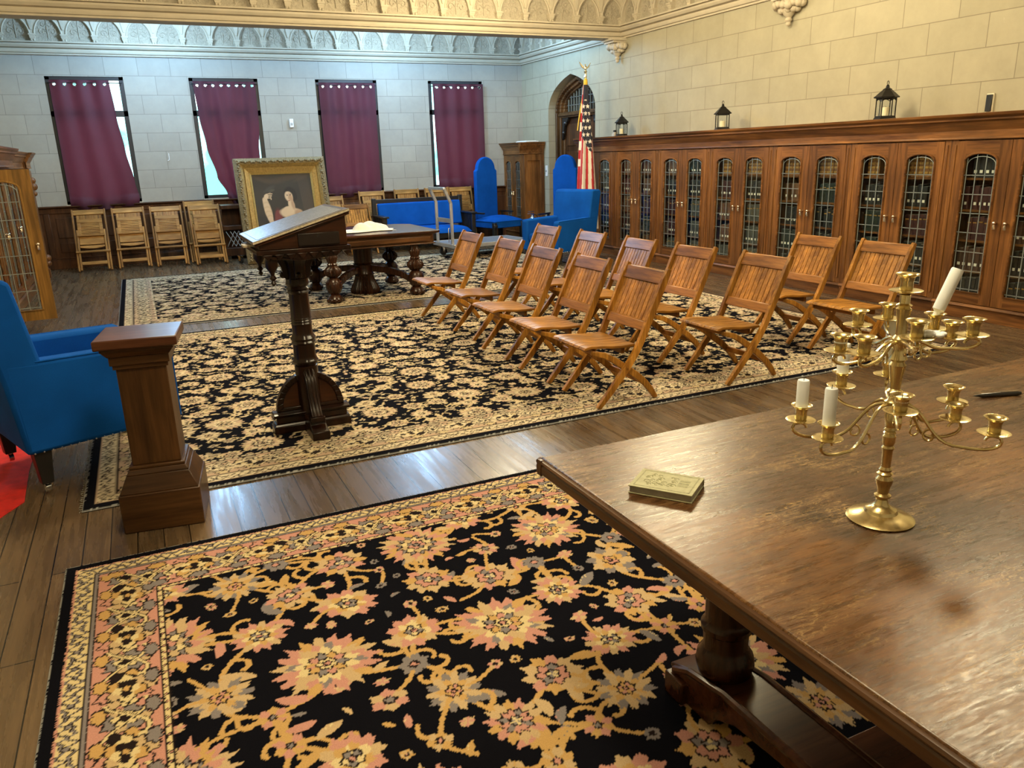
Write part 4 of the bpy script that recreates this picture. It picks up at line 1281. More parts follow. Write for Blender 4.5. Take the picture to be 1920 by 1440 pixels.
b.lathe(prof, 32, flute=8, fd=0.06)
obj('column', b, ebony, t)
b = MB()
b.lathe([(0.062, 0.93), (0.064, 1.0), (0.074, 1.035), (0.10, 1.07), (0.16, 1.095), (0.20, 1.105)], 24, flute=8, fd=0.10)
for a in range(4):
    R_ = Matrix.Rotation(a*PI/2, 4, 'Z')
    b.prism([(0.05, 0.92), (0.075, 0.94), (0.085, 1.0), (0.11, 1.05), (0.17, 1.085), (0.21, 1.10), (0.05, 1.10)], 'y', -0.022, 0.022, 0, R_)
    b.ball((0.078, 0, 0.955), 0.02, 8, 6, 0, (1, 1, 1), R_)
obj('capital', b, ebony, t, bevel=0.003)
# desk box: rises towards +x
DX0, DX1, DY0, DY1 = -0.235, 0.265, -0.26, 0.33
b = MB().box(DX0-0.01, DX1+0.01, DY0-0.012, DY1+0.012, 1.105, 1.13)
for k in range(8):
    u = DX0+0.02+k*0.0625
    for y in (DY0-0.004, DY1+0.004):
        b.prism([(u, 1.105), (u+0.055, 1.105), (u+0.0275, 1.07)], 'y', y-0.010, y+0.010)
for y0, y1 in ((DY0, DY0+0.02), (DY1-0.02, DY1)):
    b.prism([(DX0, 1.105), (DX0+0.03, 1.105), (DX0+0.07, 1.075), (0, 1.06), (DX1-0.07, 1.075), (DX1-0.03, 1.105)], 'y', y0, y1)
obj('desk_tray', b, ebony, t, bevel=0.004)
b = MB().prism([(DX0+0.01, 1.13), (DX1-0.005, 1.13), (DX1-0.005, 1.296), (DX0+0.01, 1.156)], 'y', DY0+0.01, DY1-0.01)
obj('desk_box', b, ebony_x, t, bevel=0.003)
sl = math.atan2(0.148, 0.52)
T = Matrix.Translation((DX0-0.02, 0, 1.160)) @ Matrix.Rotation(-sl, 4, 'Y')
LL = 0.56
lid = obj('lid', MB().box(0, LL, DY0-0.018, DY1+0.018, 0.0, 0.020, 0, T).box(0.004, LL-0.004, DY0-0.012, DY1+0.012, -0.012, 0.0, 0, T), ebony_x, t, bevel=0.005)
obj('writing_surface', MB().box(0.03, LL-0.03, DY0+0.015, DY1-0.015, 0.0195, 0.0215, 0, T), leather, lid)
edge_m = plain('worn_lid_edge', (0.55, 0.48, 0.36), 0.35, 0, 0.3, 60, 0.3)
obj('edge_strip', MB().box(0.0, LL, DY0-0.0195, DY0-0.0175, 0.006, 0.017, 0, T).box(0.0, LL, DY0-0.018, DY0-0.012, 0.0195, 0.0205, 0, T), edge_m, lid)
dr = obj('drawer', MB().box(-0.015, 0.215, DY0-0.002, DY0+0.02, 1.140, 1.208), plain('dark_drawer', (0.010, 0.005, 0.004), 0.35), t, bevel=0.003)
obj('keyhole', MB().box(0.092, 0.104, DY0-0.004, DY0, 1.182, 1.196), black_wood, dr)
b = MB()
for x in (DX0+0.07,):
    for y in (DY0+0.05, DY1-0.05):
        b.lathe([(0.004, 0.925), (0.016, 0.94), (0.008, 0.955), (0.022, 0.968), (0.010, 0.985), (0.014, 1.0), (0.034, 1.03), (0.036, 1.06), (0.028, 1.10)], 12, 0, Matrix.Translation((x, y, 0)))
b.lathe([(0.004, 0.985), (0.016, 1.0), (0.010, 1.02), (0.030, 1.05), (0.028, 1.10)], 12, 0, Matrix.Translation((DX1-0.06, DY1-0.05, 0)))
obj('drop_finial', b, ebony, t)
obj('pull_slide', MB().box(DX0-0.05, DX0+0.02, -0.05, 0.06, 1.132, 1.146), edge_m, t, bevel=0.003)

# ================================================================== NEWEL POST
t = thing('newel_post', 'square oak newel post with moulded cap and stepped base in front of the blue armchair', 'post', (-0.075, 3.80, 0), math.radians(-8.0))
HB = 0.172
obj('base', MB().box(-HB, HB, -HB, HB, 0, 0.185), oak_x, t, bevel=0.006)
b = MB().frustum((0, 0), 2*HB-0.01, 2*HB-0.01, 0.265, 0.265, 0.185, 0.262).frustum((0, 0), 0.265, 0.265, 0.240, 0.240, 0.262, 0.285)
b.box(-0.118, 0.118, -0.118, 0.118, 0.285, 0.30)
obj('base_moulding', b, oak_x, t, bevel=0.004)
obj('shaft', MB().box(-0.103, 0.103, -0.103, 0.103, 0.30, 0.77), oak_z, t, bevel=0.004)
b = MB().box(-0.113, 0.113, -0.113, 0.113, 0.752, 0.772)
b.box(-0.122, 0.122, -0.122, 0.122, 0.772, 0.81).frustum((0, 0), 0.25, 0.25, 0.29, 0.29, 0.81, 0.838).box(-0.148, 0.148, -0.148, 0.148, 0.838, 0.852)
obj('cap_moulding', b, oak_x, t, bevel=0.003)
obj('cap', MB().box(-0.168, 0.168, -0.168, 0.168, 0.852, 0.895), wood('newel_cap', (0.075, 0.025, 0.012), (0.17, 0.065, 0.032), 'x', 0.3, 12, 0.35, rnd=0.1), t, bevel=0.006)
# ================================================================== NEAR TABLE
TT = 0.76
t = thing('library_table', 'large worn wooden table with moulded edge filling the lower right corner', 'table', (0.94, 1.885, 0))
TW, TD = 2.75, 1.75
EP = [(0.0, TT-0.012), (0.004, TT-0.004), (0.012, TT), (0.012, TT-0.001)]
b = MB().box(0.010, TW-0.010, -TD+0.010, -0.010, TT-0.030, TT)
obj('tabletop', b, worn, t, bevel=0.006)
b = MB()
def edge_run(axis_, at_, s0, s1, sgn):
    pr = [(0.012, TT-0.004), (0.004, TT-0.007), (0.0, TT-0.013), (0.003, TT-0.018), (0.006, TT-0.019), (0.002, TT-0.024), (0.002, TT-0.046), (0.010, TT-0.052), (0.030, TT-0.052), (0.030, TT-0.004)]
    b.prism([(at_+sgn*p[0], p[1]) for p in pr], axis_, s0, s1)
edge_run('y', 0.0, -TD, 0.0, 1); edge_run('y', TW, -TD, 0.0, -1)
edge_run('x', 0.0, 0.0, TW, -1); edge_run('x', -TD, 0.0, TW, 1)
obj('edge_moulding', b, wood('table_edge_wood', (0.045, 0.018, 0.008), (0.17, 0.078, 0.030), 'y', 0.28, 10, 0.4, rnd=0.05), t, bevel=0.002)
obj('apron', MB().box(0.24, TW-0.24, -TD+0.16, -TD+0.19, 0.63, TT-0.03).box(0.24, TW-0.24, -0.19, -0.16, 0.63, TT-0.03).box(0.24, 0.27, -TD+0.16, -0.16, 0.63, TT-0.03).box(TW-0.27, TW-0.24, -TD+0.16, -0.16, 0.63, TT-0.03), mahog_x, t, bevel=0.004)
colprof = [(0.060, 0.148), (0.077, 0.163), (0.083, 0.188), (0.079, 0.215), (0.066, 0.235), (0.062, 0.245), (0.064, 0.29), (0.071, 0.298), (0.072, 0.312), (0.064, 0.322), (0.061, 0.335), (0.062, 0.50), (0.068, 0.60), (0.085, 0.66), (0.09, 0.72)]
for xx in (0.40, TW-0.40):
    tr = MB()
    pf = [(-0.27, 0), (-0.27, 0.085), (-0.245, 0.105), (-0.215, 0.105), (-0.205, 0.125), (-1.34, 0.125), (-1.35, 0.105), (-1.38, 0.105), (-1.405, 0.085), (-1.405, 0), (-1.22, 0)]
    pf = [(-0.245, 0), (-0.245, 0.075), (-0.235, 0.095), (-0.32, 0.125), (-0.48, 0.150), (-1.27, 0.150), (-1.43, 0.125), (-1.515, 0.095), (-1.505, 0.075), (-1.505, 0), (-1.33, 0), (-1.30, 0.04), (-1.22, 0.075), (-1.05, 0.088), (-0.70, 0.088), (-0.53, 0.075), (-0.45, 0.04), (-0.42, 0)]
    tr.prism(pf, 'x', xx-0.075, xx+0.075)
    tr.box(xx-0.095, xx+0.095, -0.32, -0.235, 0.0, 0.075).box(xx-0.095, xx+0.095, -1.515, -1.43, 0.0, 0.075)
    ft = obj('trestle_foot', tr, mahog_x, t, bevel=0.006)
    ft.location.z = 0.013
    bm_ = MB()
    for s in (-1, 1):
        bm_.tube([(xx+s*0.075, -0.26, 0.085), (xx+s*0.075, -0.33, 0.12), (xx+s*0.075, -0.48, 0.146), (xx+s*0.075, -1.27, 0.146), (xx+s*0.075, -1.42, 0.12), (xx+s*0.075, -1.49, 0.085)], 0.012, 8)
    o = obj('foot_moulding', bm_, mahog_x, ft)
    for yy in (-0.39, -1.36):
        obj('column', MB().lathe(colprof, 28, 0, Matrix.Translation((xx, yy, 0))), mahog_z, t)
obj('stretcher', MB().box(0.47, TW-0.47, -1.02, -0.73, 0.10, 0.135), mahog_x, t, bevel=0.005)

# ---- small book
bk = thing('book', 'small green-grey hardback book with ornate cover lying on the worn table', 'book', (1.131, 1.514, TT+0.0005), math.radians(-53))
cov = plain('faded_green_cover', (0.36, 0.35, 0.215), 0.6, 0, 0.15, 60)
orn = plain('cover_ornament', (0.25, 0.25, 0.14), 0.6, 0, 0.3, 200)
L_, Wd, Th = 0.165, 0.122, 0.022
obj('cover', MB().box(-L_/2, L_/2, -Wd/2, Wd/2, 0, 0.0028).box(-L_/2, L_/2, -Wd/2, Wd/2, Th-0.0028, Th).box(-L_/2-0.0015, -L_/2+0.001, -Wd/2, Wd/2, 0, Th) if False else MB().box(-L_/2, L_/2, -Wd/2, Wd/2, 0, 0.0028).box(-L_/2, L_/2, -Wd/2, Wd/2, Th-0.0028, Th).box(-L_/2, L_/2, Wd/2-0.003, Wd/2, 0, Th), cov, bk, bevel=0.001)
obj('pages', MB().box(-L_/2+0.003, L_/2-0.003, -Wd/2+0.003, Wd/2-0.003, 0.0028, Th-0.0028), paper, bk)
b = MB()
for (x0, x1, y0, y1) in ((-0.073, 0.073, -0.052, -0.049), (-0.073, 0.073, 0.049, 0.052), (-0.073, -0.070, -0.052, 0.052), (0.070, 0.073, -0.052, 0.052)): b.box(x0, x1, y0, y1, Th-0.0003, Th+0.0004)
rq = random.Random(8)
for k in range(26):
    cx, cy, r_ = rq.uniform(-0.058, 0.022), rq.uniform(-0.034, 0.034), rq.uniform(0.005, 0.011)
    b.tube([(cx+r_*(1-a/8)*math.cos(a), cy+r_*(1-a/8)*math.sin(a), Th) for a in [q*0.55 for q in range(11)]], 0.0009, 4)
for k in range(3): b.box(0.032, 0.058, -0.018+k*0.015, -0.008+k*0.015, Th-0.0003, Th+0.0004)
obj('cover_ornament', b, orn, bk)

# ---- pen
pn = thing('pen', 'black pen lying near the right edge of the worn table', 'pen', (2.485, 1.628, TT+0.008), math.atan2(1.567-1.628, 2.661-2.485))
RX = Matrix.Rotation(PI/2, 4, 'Y')
obj('barrel', MB().lathe([(0.0045, 0.022), (0.0075, 0.032), (0.0078, 0.10), (0.0080, 0.16), (0.006, 0.175)], 12, 0, RX), plastic_b, pn)
obj('tip', MB().lathe([(0.0008, 0.0), (0.0022, 0.010), (0.0045, 0.022)], 10, 0, RX), iron, pn)
obj('clip', MB().box(0.10, 0.165, -0.0015, 0.0015, 0.0075, 0.0105), chrome, pn)

# ================================================================== CANDELABRA
CB = Vector((1.468, 1.142, TT+0.0005))
cn = thing('candelabra', 'two-tier brass candelabra with scrolling arms on the worn table', 'candelabra', CB)
obj('base', MB().lathe([(0.073, 0.0), (0.0745, 0.003), (0.068, 0.007), (0.050, 0.012), (0.037, 0.018), (0.034, 0.025), (0.022, 0.031), (0.014, 0.041), (0.012, 0.055)], 40), brass, cn)
st = [(0.011, 0.05), (0.0155, 0.056), (0.0155, 0.060), (0.010, 0.064), (0.012, 0.078), (0.0155, 0.092), (0.016, 0.100), (0.011, 0.108), (0.0145, 0.114), (0.0105, 0.118), (0.012, 0.124), (0.0085, 0.130), (0.0095, 0.17), (0.012, 0.177), (0.009, 0.182), (0.0115, 0.19), (0.012, 0.205), (0.009, 0.21), (0.0118, 0.213), (0.009, 0.217), (0.0118, 0.221), (0.009, 0.226), (0.0125, 0.255), (0.0095, 0.265), (0.013, 0.270), (0.016, 0.278), (0.016, 0.288), (0.011, 0.294), (0.009, 0.30), (0.014, 0.312), (0.0095, 0.318), (0.0115, 0.345), (0.015, 0.372), (0.011, 0.380), (0.016, 0.386), (0.013, 0.395), (0.011, 0.41), (0.015, 0.42), (0.015, 0.432), (0.0095, 0.440), (0.010, 0.47), (0.0135, 0.498), (0.010, 0.502), (0.014, 0.506), (0.009, 0.510), (0.009, 0.528), (0.012, 0.530)]
obj('stem', MB().lathe([(r*1.2, z) for r, z in st], 24), brass, cn)
CUP = [(0.003, -0.004), (0.012, -0.002), (0.026, 0.002), (0.0275, 0.0035), (0.024, 0.0045), (0.010, 0.0035), (0.011, 0.006), (0.0105, 0.018), (0.0125, 0.026), (0.0185, 0.0305), (0.0195, 0.032), (0.0175, 0.0315), (0.0115, 0.027), (0.0095, 0.022), (0.0090, 0.010), (0.002, 0.0095)]
def cup(parent, p, sc=1.2):
    return obj('candle_cup', MB().lathe(CUP, 24, 0, Matrix.Translation(p) @ Matrix.Scale(sc, 4)), brass, parent, recalc=True)
cup(cn, (0, 0, 0.534), 1.25)
def camray(px, py):
    return (fw*FPX+rt*(px-960)-up*(py-720)).normalized()
def hold(px, py, z):
    d = camray(px, py); tt = (z-EYE)/d.z
    return Vector((0, 0, EYE))+d*tt-CB
LOW = [((1501, 789), 1.000), ((1551, 824), 0.985), ((1688, 774), 1.085), ((1863, 814), 1.000), ((1790, 787), 0.995), ((1785, 754), 1.020), ((1577, 725), 1.042), ((1664, 704), 1.058)]
UPP = [((1608, 611), 1.190), ((1575, 660), 1.180), ((1619, 665), 1.192), ((1664, 599), 1.200), ((1718, 636), 1.228), ((1750, 618), 1.190), ((1783, 634), 1.176), ((1823, 630), 1.200)]
ends = {}
def arm(P, hubz, key, up_tier):
    R = math.hypot(P.x, P.y); a = math.atan2(P.y, P.x)
    ca, sa = math.cos(a), math.sin(a); zt = P.z-0.004
    drop = 0.035 if not up_tier else 0.024
    def W(r, z): return (r*ca, r*sa, z)
    low = zt-drop
    pts = bez((0.010, hubz), (R*0.38, hubz+0.012), (R*0.34, low-0.006), (R*0.72, low), 12)
    c0 = R*0.98; rr_ = 0.5*(zt-low)
    pts += bez((R*0.72, low), (R*0.95, low-0.004), (R+0.026, low+0.008), (R+0.014, zt-0.004), 8)[1:]
    pts += bez((R+0.014, zt-0.004), (R+0.006, zt+0.001), (R-0.012, zt+0.001), (R-0.014, zt-0.012), 6)[1:]
    n = len(pts)
    b = MB().tube([W(*p) for p in pts], [0.0038 if k < n-4 else 0.0032 for k in range(n)], 8)
    # the small curl hanging from the arm
    k0 = 7; x0, z0 = pts[k0]
    curl = [(x0-0.002-0.015*math.sin(q*0.62)*(1-q/16), z0-0.016+0.016*math.cos(q*0.62)*(1-q/16)) for q in range(10)]
    b.tube([W(*p) for p in curl], 0.0026, 7)
    A_ = obj('arm', b, brass, cn)
    cup(A_, P)
    ends[key] = P
for k, ((px, py), z) in enumerate(LOW): arm(hold(px, py, z), 0.282, 'L%d' % k, False)
for k, ((px, py), z) in enumerate(UPP): arm(hold(px, py, z), 0.425, 'U%d' % k, True)
def candle(key, h, label, tilt=(0, 0), burnt=True, r=0.0135, z0=0.0123, taper=1.0):
    P = CB+ends[key]+Vector((0, 0, z0))
    t = thing('candle', label, 'candle', P, 0, 'white candles in the brass candelabra')
    t.rotation_euler = (tilt[0], tilt[1], 0)
    obj('wax', MB().lathe([(r*0.50, 0), (r*0.54, min(0.012, h*0.5)), (r, min(0.018, h*0.6)), (r*taper, h-0.003), (r*taper*0.9, h), (r*taper*0.5, h-0.001), (0.001, h-0.0015)], 16), wax, t)
    obj('wick', MB().tube([(0, 0, h-0.003), (0.0004, 0, h+0.004), (0.002, 0.001, h+0.007)], 0.0007, 5), wick, t)
candle('L0', 0.085, 'white candle stub in the leftmost lower cup of the brass candelabra')
candle('L1', 0.105, 'tallest upright white candle, front left lower cup of the brass candelabra')
candle('L6', 0.095, 'white candle rear left, partly hidden by the upper brass cups')
candle('L7', 0.125, 'white candle right behind the stem of the brass candelabra')
candle('L2', 0.020, 'nearly burnt out candle stub in the front lower brass cup')
candle('U1', 0.014, 'burnt out candle stub in the leftmost upper brass cup')
candle('U5', 0.115, 'white candle leaning to the right in an upper brass cup', (math.radians(8), math.radians(18)), r=0.0135, z0=0.030)
b = MB()
for k, (dx, dy, r_) in enumerate(((0, 0, .012), (0.014, -0.004, .010), (0.026, -0.010, .008), (-0.010, 0.006, .009), (0.010, -0.016, .008))): b.ball((dx, dy, r_*0.55), r_, 10, 7, 0, (1.1, 1.0, 0.6))
o = obj('wax_lump', b, wax); o.location = CB+ends['U4']+Vector((0.020, -0.012, 0.005))
tag(o, 'crumbled lump of white wax on an upper candle saucer', 'wax')

# ================================================================== ARMCHAIRS
def armchair(label, loc, rz, ht=1.07):
    """faces +x; origin at the middle of the rear-near... footprint centre"""
    t = thing('armchair', label, 'armchair', loc, rz, 'square blue upholstered armchairs')
    D, Wd = 0.80, 0.78
    x0, x1, y0, y1 = -D/2, D/2, -Wd/2, Wd/2
    zb = 0.225
    for s, (ya, yb_) in ((-1, (y0, y0+0.115)), (1, (y1-0.115, y1))):
        b = MB().prism([(x0+0.03, zb), (x1, zb), (x1, 0.655), (x1-0.02, 0.672), (x0+0.16, 0.69), (x0+0.0, 0.70)], 'y', ya, yb_)
        a_ = obj('armrest', b, blue, t, bevel=0.022)
        yo = ya if s < 0 else yb_
        obj('piping', MB().tube([(x0+0.14, yo-s*0.004, 0.688), (x1-0.02, yo-s*0.004, 0.668), (x1+0.001, yo-s*0.006, 0.65), (x1+0.001, yo-s*0.006, zb+0.02)], 0.005, 6), blue, a_)
    obj('seat', MB().box(x0+0.10, x1-0.02, y0+0.116, y1-0.116, zb+0.005, 0.36).box(x0+0.12, x1-0.004, y0+0.118, y1-0.118, 0.35, 0.475), blue, t, bevel=0.035)
    bk_ = [(x0+0.03, zb), (x0+0.17, zb), (x0+0.21, 0.44), (x0+0.105, ht-0.02), (x0+0.07, ht), (x0-0.06, ht), (x0-0.085, ht-0.03), (x0-0.01, 0.60)]
    obj('backrest', MB().prism(bk_, 'y', y0+0.002, y1-0.002), blue, t, bevel=0.03)
    b = MB()
    for k in range(18):
        for yy in (y0-0.001, y1+0.001): b.ball((x0+0.06+k*0.041, yy, zb+0.008), 0.0045, 6, 4)
    tag(obj('nail_trim', b, nail, t), kind='stuff')
    for sx in (x0+0.10, x1-0.065):
        for sy in (y0+0.065, y1-0.065):
            lg = obj('leg', MB().frustum((sx, sy), 0.055, 0.055, 0.085, 0.085, 0.05, zb+0.01), black_wood, t, bevel=0.004)
            cz = MB().tube([(sx-0.012, sy, 0.022), (sx+0.012, sy, 0.022)], 0.022, 12).tube([(sx, sy, 0.02), (sx, sy, 0.055)], 0.010, 8)
            obj('caster', cz, chrome, lg)
    return t
aL = math.atan2(0.36, 0.93)
dL = Vector((math.cos(aL), math.sin(aL), 0)); nL = Vector((-math.sin(aL), math.cos(aL), 0))
cL = Vector((-0.625, 4.367, 0))+dL*(0.40-0.10)+nL*(0.39-0.065)
armchair('blue upholstered armchair at the left edge, half hidden by the oak newel post', (cL.x, cL.y, RZ), aL, 1.10)
fR = Vector((-0.963, -0.27, 0)); nR = Vector((-0.27, 0.963, 0))
cR = Vector((5.36, 9.86, 0))-fR*0.40+nR*0.39
armchair('blue upholstered armchair standing in front of the flag and bookcases', (cR.x, cR.y, RZ), math.atan2(fR.y, fR.x), 1.08)

# ---- tall round-topped chairs
def throne(label, loc, rz):
    """faces -y"""
    t = thing('throne_chair', label, 'chair', loc, rz, 'tall round-topped blue chairs')
    hw = 0.255
    prof = [(-hw, 0.42), (-hw, 1.34), (-hw+0.025, 1.36)]+[(-0.215*math.cos(PI*k/14), 1.37+0.225*math.sin(PI*k/14)) for k in range(15)]+[(hw-0.025, 1.36), (hw, 1.34), (hw, 0.42)]
    obj('backrest', MB().prism(prof, 'y', 0.24, 0.33), blue, t, bevel=0.018)
    b = MB().box(-0.35, 0.35, -0.40, 0.24, 0.30, 0.43)
    obj('seat_frame', b, blue, t, bevel=0.012)
    def cu(u, v): return (-0.36+0.72*u, -0.41+0.65*v, 0.42+0.10*(math.sin(PI*u)*math.sin(PI*v))**0.5)
    obj('seat_cushion', MB().grid(cu, 20, 20), blue, t, smooth=80)
    for sx in (-0.33, 0.33):
        for sy in (-0.38, 0.28):
            lg = obj('leg', MB().box(sx-0.035, sx+0.035, sy-0.035, sy+0.035, 0.0, 0.40), black_wood, t, bevel=0.006)
            if sy < 0: obj('carved_boss', MB().lathe([(0.04, 0), (0.044, 0.012), (0.03, 0.02), (0.012, 0.026)], 10, 0, Matrix.Translation((sx, sy-0.035, 0.34)) @ Matrix.Rotation(PI/2, 4, 'X')), black_wood, lg)
    obj('arm_bracket', MB().box(-0.37, -0.33, -0.1, 0.28, 0.55, 0.58).box(0.33, 0.37, -0.1, 0.28, 0.55, 0.58).box(-0.365, -0.335, 0.20, 0.25, 0.40, 0.56).box(0.335, 0.365, 0.20, 0.25, 0.40, 0.56), black_wood, t, bevel=0.005)
    return t
throne('tall round-topped blue chair right of the settee against the back wall', (6.22, 13.98, 0), math.radians(14))
throne('tall round-topped blue chair in the archway, partly behind the flag', (6.80, 12.55, 0), math.radians(-62))

# ---- settee
t = thing('settee', 'blue upholstered settee with black slatted wooden arms by the back wall', 'settee', (4.76, 13.95, 0), 0.0)
hw = 0.88
b = MB().box(-hw, -hw+0.07, 0.28, 0.36, 0, 0.92).box(hw-0.07, hw, 0.28, 0.36, 0, 0.92).box(-hw, hw, 0.285, 0.345, 0.83, 0.90).box(-hw, hw, 0.29, 0.34, 0.20, 0.27)
b.box(-hw, -hw+0.07, -0.36, -0.29, 0, 0.60).box(hw-0.07, hw, -0.36, -0.29, 0, 0.60).box(-hw, hw, -0.35, -0.31, 0.18, 0.28)
for s in (-1, 1): b.box(min(s*hw, s*(hw-0.06)), max(s*hw, s*(hw-0.06)), -0.30, 0.30, 0.18, 0.26)
obj('frame', b, black_wood, t, bevel=0.006)
for s in (-1, 1):
    x0, x1 = sorted((s*(hw+0.02), s*(hw-0.10)))
    ar_ = obj('armrest', MB().box(x0, x1, -0.40, 0.29, 0.60, 0.63), black_wood, t, bevel=0.006)
    b = MB(); xm = s*(hw-0.035)
    for k in range(9): b.box(xm-0.012, xm+0.012, -0.27+k*0.06, -0.27+k*0.06+0.028, 0.26, 0.60)
    obj('arm_slats', b, black_wood, ar_, bevel=0.003)
obj('backrest', MB().prism([(0.10, 0.40), (0.22, 0.40), (0.29, 0.83), (0.20, 0.83)], 'x', -hw+0.075, hw-0.075), blue, t, bevel=0.025)
def cu(u, v): return (-hw+0.075+(2*hw-0.15)*u, -0.37+0.52*v, 0.28+0.14*(math.sin(PI*min(1, max(0, u)))**0.25)*(math.sin(PI*v)**0.35))
obj('seat', MB().grid(cu, 40, 24), blue, t, smooth=80)

# ================================================================== CARVED PEDESTAL TABLE
t = thing('pedestal_table', 'dark carved pedestal table with bulbous legs behind the lectern', 'table', (2.43, 9.55, RZ), 0.0)
hx, hy = 0.80, 0.66
def oct_(mx, my, c=0.16):
    return [(-mx+c, -my), (mx-c*0.2, -my), (mx, -my+c*0.2), (mx, my-c), (mx-c, my), (-mx+c, my), (-mx, my-c), (-mx, -my+c)]
obj('tabletop', MB().prism(oct_(hx, hy), 'z', 0.735, 0.762), mahog_x, t, bevel=0.006)
b = MB().prism(oct_(hx-0.03, hy-0.03), 'z', 0.72, 0.737).prism(oct_(hx-0.06, hy-0.06), 'z', 0.62, 0.72).prism(oct_(hx-0.045, hy-0.045), 'z', 0.605, 0.622)
b.box(-hx+0.12, hx-0.12, -hy+0.03, -hy+0.065, 0.64, 0.70)
obj('apron', b, wood('pedestal_apron_wood', (0.05, 0.02, 0.008), (0.16, 0.070, 0.026), 'x', 0.3, 9, 0.4, rnd=0.05), t, bevel=0.008)
obj('pedestal', MB().lathe([(0.175, 0.0), (0.185, 0.03), (0.175, 0.06), (0.14, 0.13), (0.115, 0.20), (0.118, 0.215)], 120, flute=20, fd=0.15).lathe([(0.118, 0.215), (0.125, 0.23), (0.115, 0.245), (0.115, 0.345), (0.13, 0.36), (0.115, 0.375), (0.12, 0.56), (0.16, 0.605)], 32), mahog_z, t)
for sx in (-1, 1):
    for sy in (-1, 1):
        lx, ly = sx*0.50, sy*0.53
        Tm = Matrix.Translation((lx, ly, 0))
        b = MB().lathe([(0.06, 0.0), (0.085, 0.02), (0.09, 0.05), (0.07, 0.085), (0.05, 0.10), (0.075, 0.125), (0.098, 0.18), (0.095, 0.23), (0.07, 0.275), (0.045, 0.295)], 24, 0, Tm)
        b.lathe([(0.045, 0.295), (0.075, 0.31), (0.105, 0.35), (0.10, 0.385), (0.07, 0.415), (0.052, 0.43)], 72, 0, Tm, flute=12, fd=0.2)
        b.lathe([(0.052, 0.43), (0.062, 0.445), (0.05, 0.46), (0.072, 0.53), (0.05, 0.56), (0.05, 0.61)], 72, 0, Tm, flute=12, fd=0.18)
        for q in range(3):
            a = math.atan2(ly, lx)+(q-1)*0.7
            b.ball((lx+0.075*math.cos(a), ly+0.075*math.sin(a), 0.0315), 0.030, 8, 6)
        obj('leg', b, mahog_z, t)
        br = bez((0.09*sx, 0.09*sy, 0.30), (lx*0.5, ly*0.5, 0.30), (lx*0.8, ly*0.8, 0.25), (lx*0.93, ly*0.93, 0.17), 8)
        b = MB()
        for p, q in zip(br[:-1], br[1:]): b.beam(p, q, 0.06, 0.075)
        obj('stretcher', b, mahog_z, t, bevel=0.006)
# ---- crumpled cloth
def cl(u, v):
    x, y = (u-0.5)*0.62, (v-0.5)*0.40
    r_ = math.hypot(x/0.31, y/0.20)
    hgt = max(0.0, 1-r_**2)
    lump = max(0.0, 1-((x-0.05)/0.20)**2-((y-0.02)/0.15)**2)
    z = 0.008+0.055*lump**0.5+0.045*lump**0.4*(abs(math.sin(16*x+6*y))+abs(math.sin(11*y-9*x+1)))*0.5+0.012*abs(math.sin(24*x+15*y))*hgt
    return (x*(1-0.1*math.sin(9*v)), y*(1+0.15*math.sin(7*u)), max(0.004, z))
o = obj('crumpled_cloth', MB().grid(cl, 48, 36), linen, None, smooth=180, solid=0.003)
o.location = (2.47, 9.42, 0.7645+RZ-0.0105+0.01)
tag(o, 'crumpled white cloth lying on the carved pedestal table', 'cloth')

# ================================================================== PLATFORM TROLLEY
t = thing('platform_trolley', 'platform trolley with grey tubular push handle beside the settee', 'trolley', (5.17, 12.27, 0), math.radians(4))
b = MB().box(-0.68, 0.72, -0.40, 0.42, 0.215, 0.245)
obj('deck', b, plain('trolley_deck', (0.34, 0.35, 0.36), 0.35, 0.5, 0.1), t, bevel=0.01)
b = MB().box(-0.69, 0.73, -0.41, -0.395, 0.19, 0.25).box(-0.69, 0.73, 0.415, 0.43, 0.19, 0.25).box(0.715, 0.73, -0.41, 0.43, 0.19, 0.25).box(-0.69, -0.675, -0.41, 0.43, 0.19, 0.25)
obj('deck_rim', b, alu, t, bevel=0.004)
hp = [(-0.655, -0.28, 0.20), (-0.655, -0.28, 0.90), (-0.76, -0.28, 1.13), (-0.76, 0.30, 1.13), (-0.655, 0.30, 0.90), (-0.655, 0.30, 0.20)]
b = MB()
for p, q in zip(hp[:-1], hp[1:]): b.beam(p, q, 0.042, 0.042, upv=(1, 0, 0))
for p in hp[1:-1]: b.ball(p, 0.024, 10, 8)
h_ = obj('push_handle', b, alu, t, bevel=0.004)
obj('crossbar', MB().beam((-0.655, -0.28, 0.62), (-0.655, 0.30, 0.62), 0.012, 0.07), alu, h_)
obj('brake_lever', MB().tube([(-0.60, -0.02, 0.245), (-0.60, -0.02, 0.47), (-0.58, -0.02, 0.49)], 0.007, 6), chrome, t)
for sx in (-0.55, 0.58):
    for sy in (-0.32, 0.34):
        wh = obj('caster', MB().tube([(sx, sy-0.02, 0.075), (sx, sy+0.02, 0.075)], 0.075-RZ, 16), rubber, t)
        obj('caster_fork', MB().box(sx-0.02, sx+0.02, sy-0.035, sy-0.028, 0.06, 0.215).box(sx-0.02, sx+0.02, sy+0.028, sy+0.035, 0.06, 0.215), chrome, wh)
t.location.z = RZ-0.012

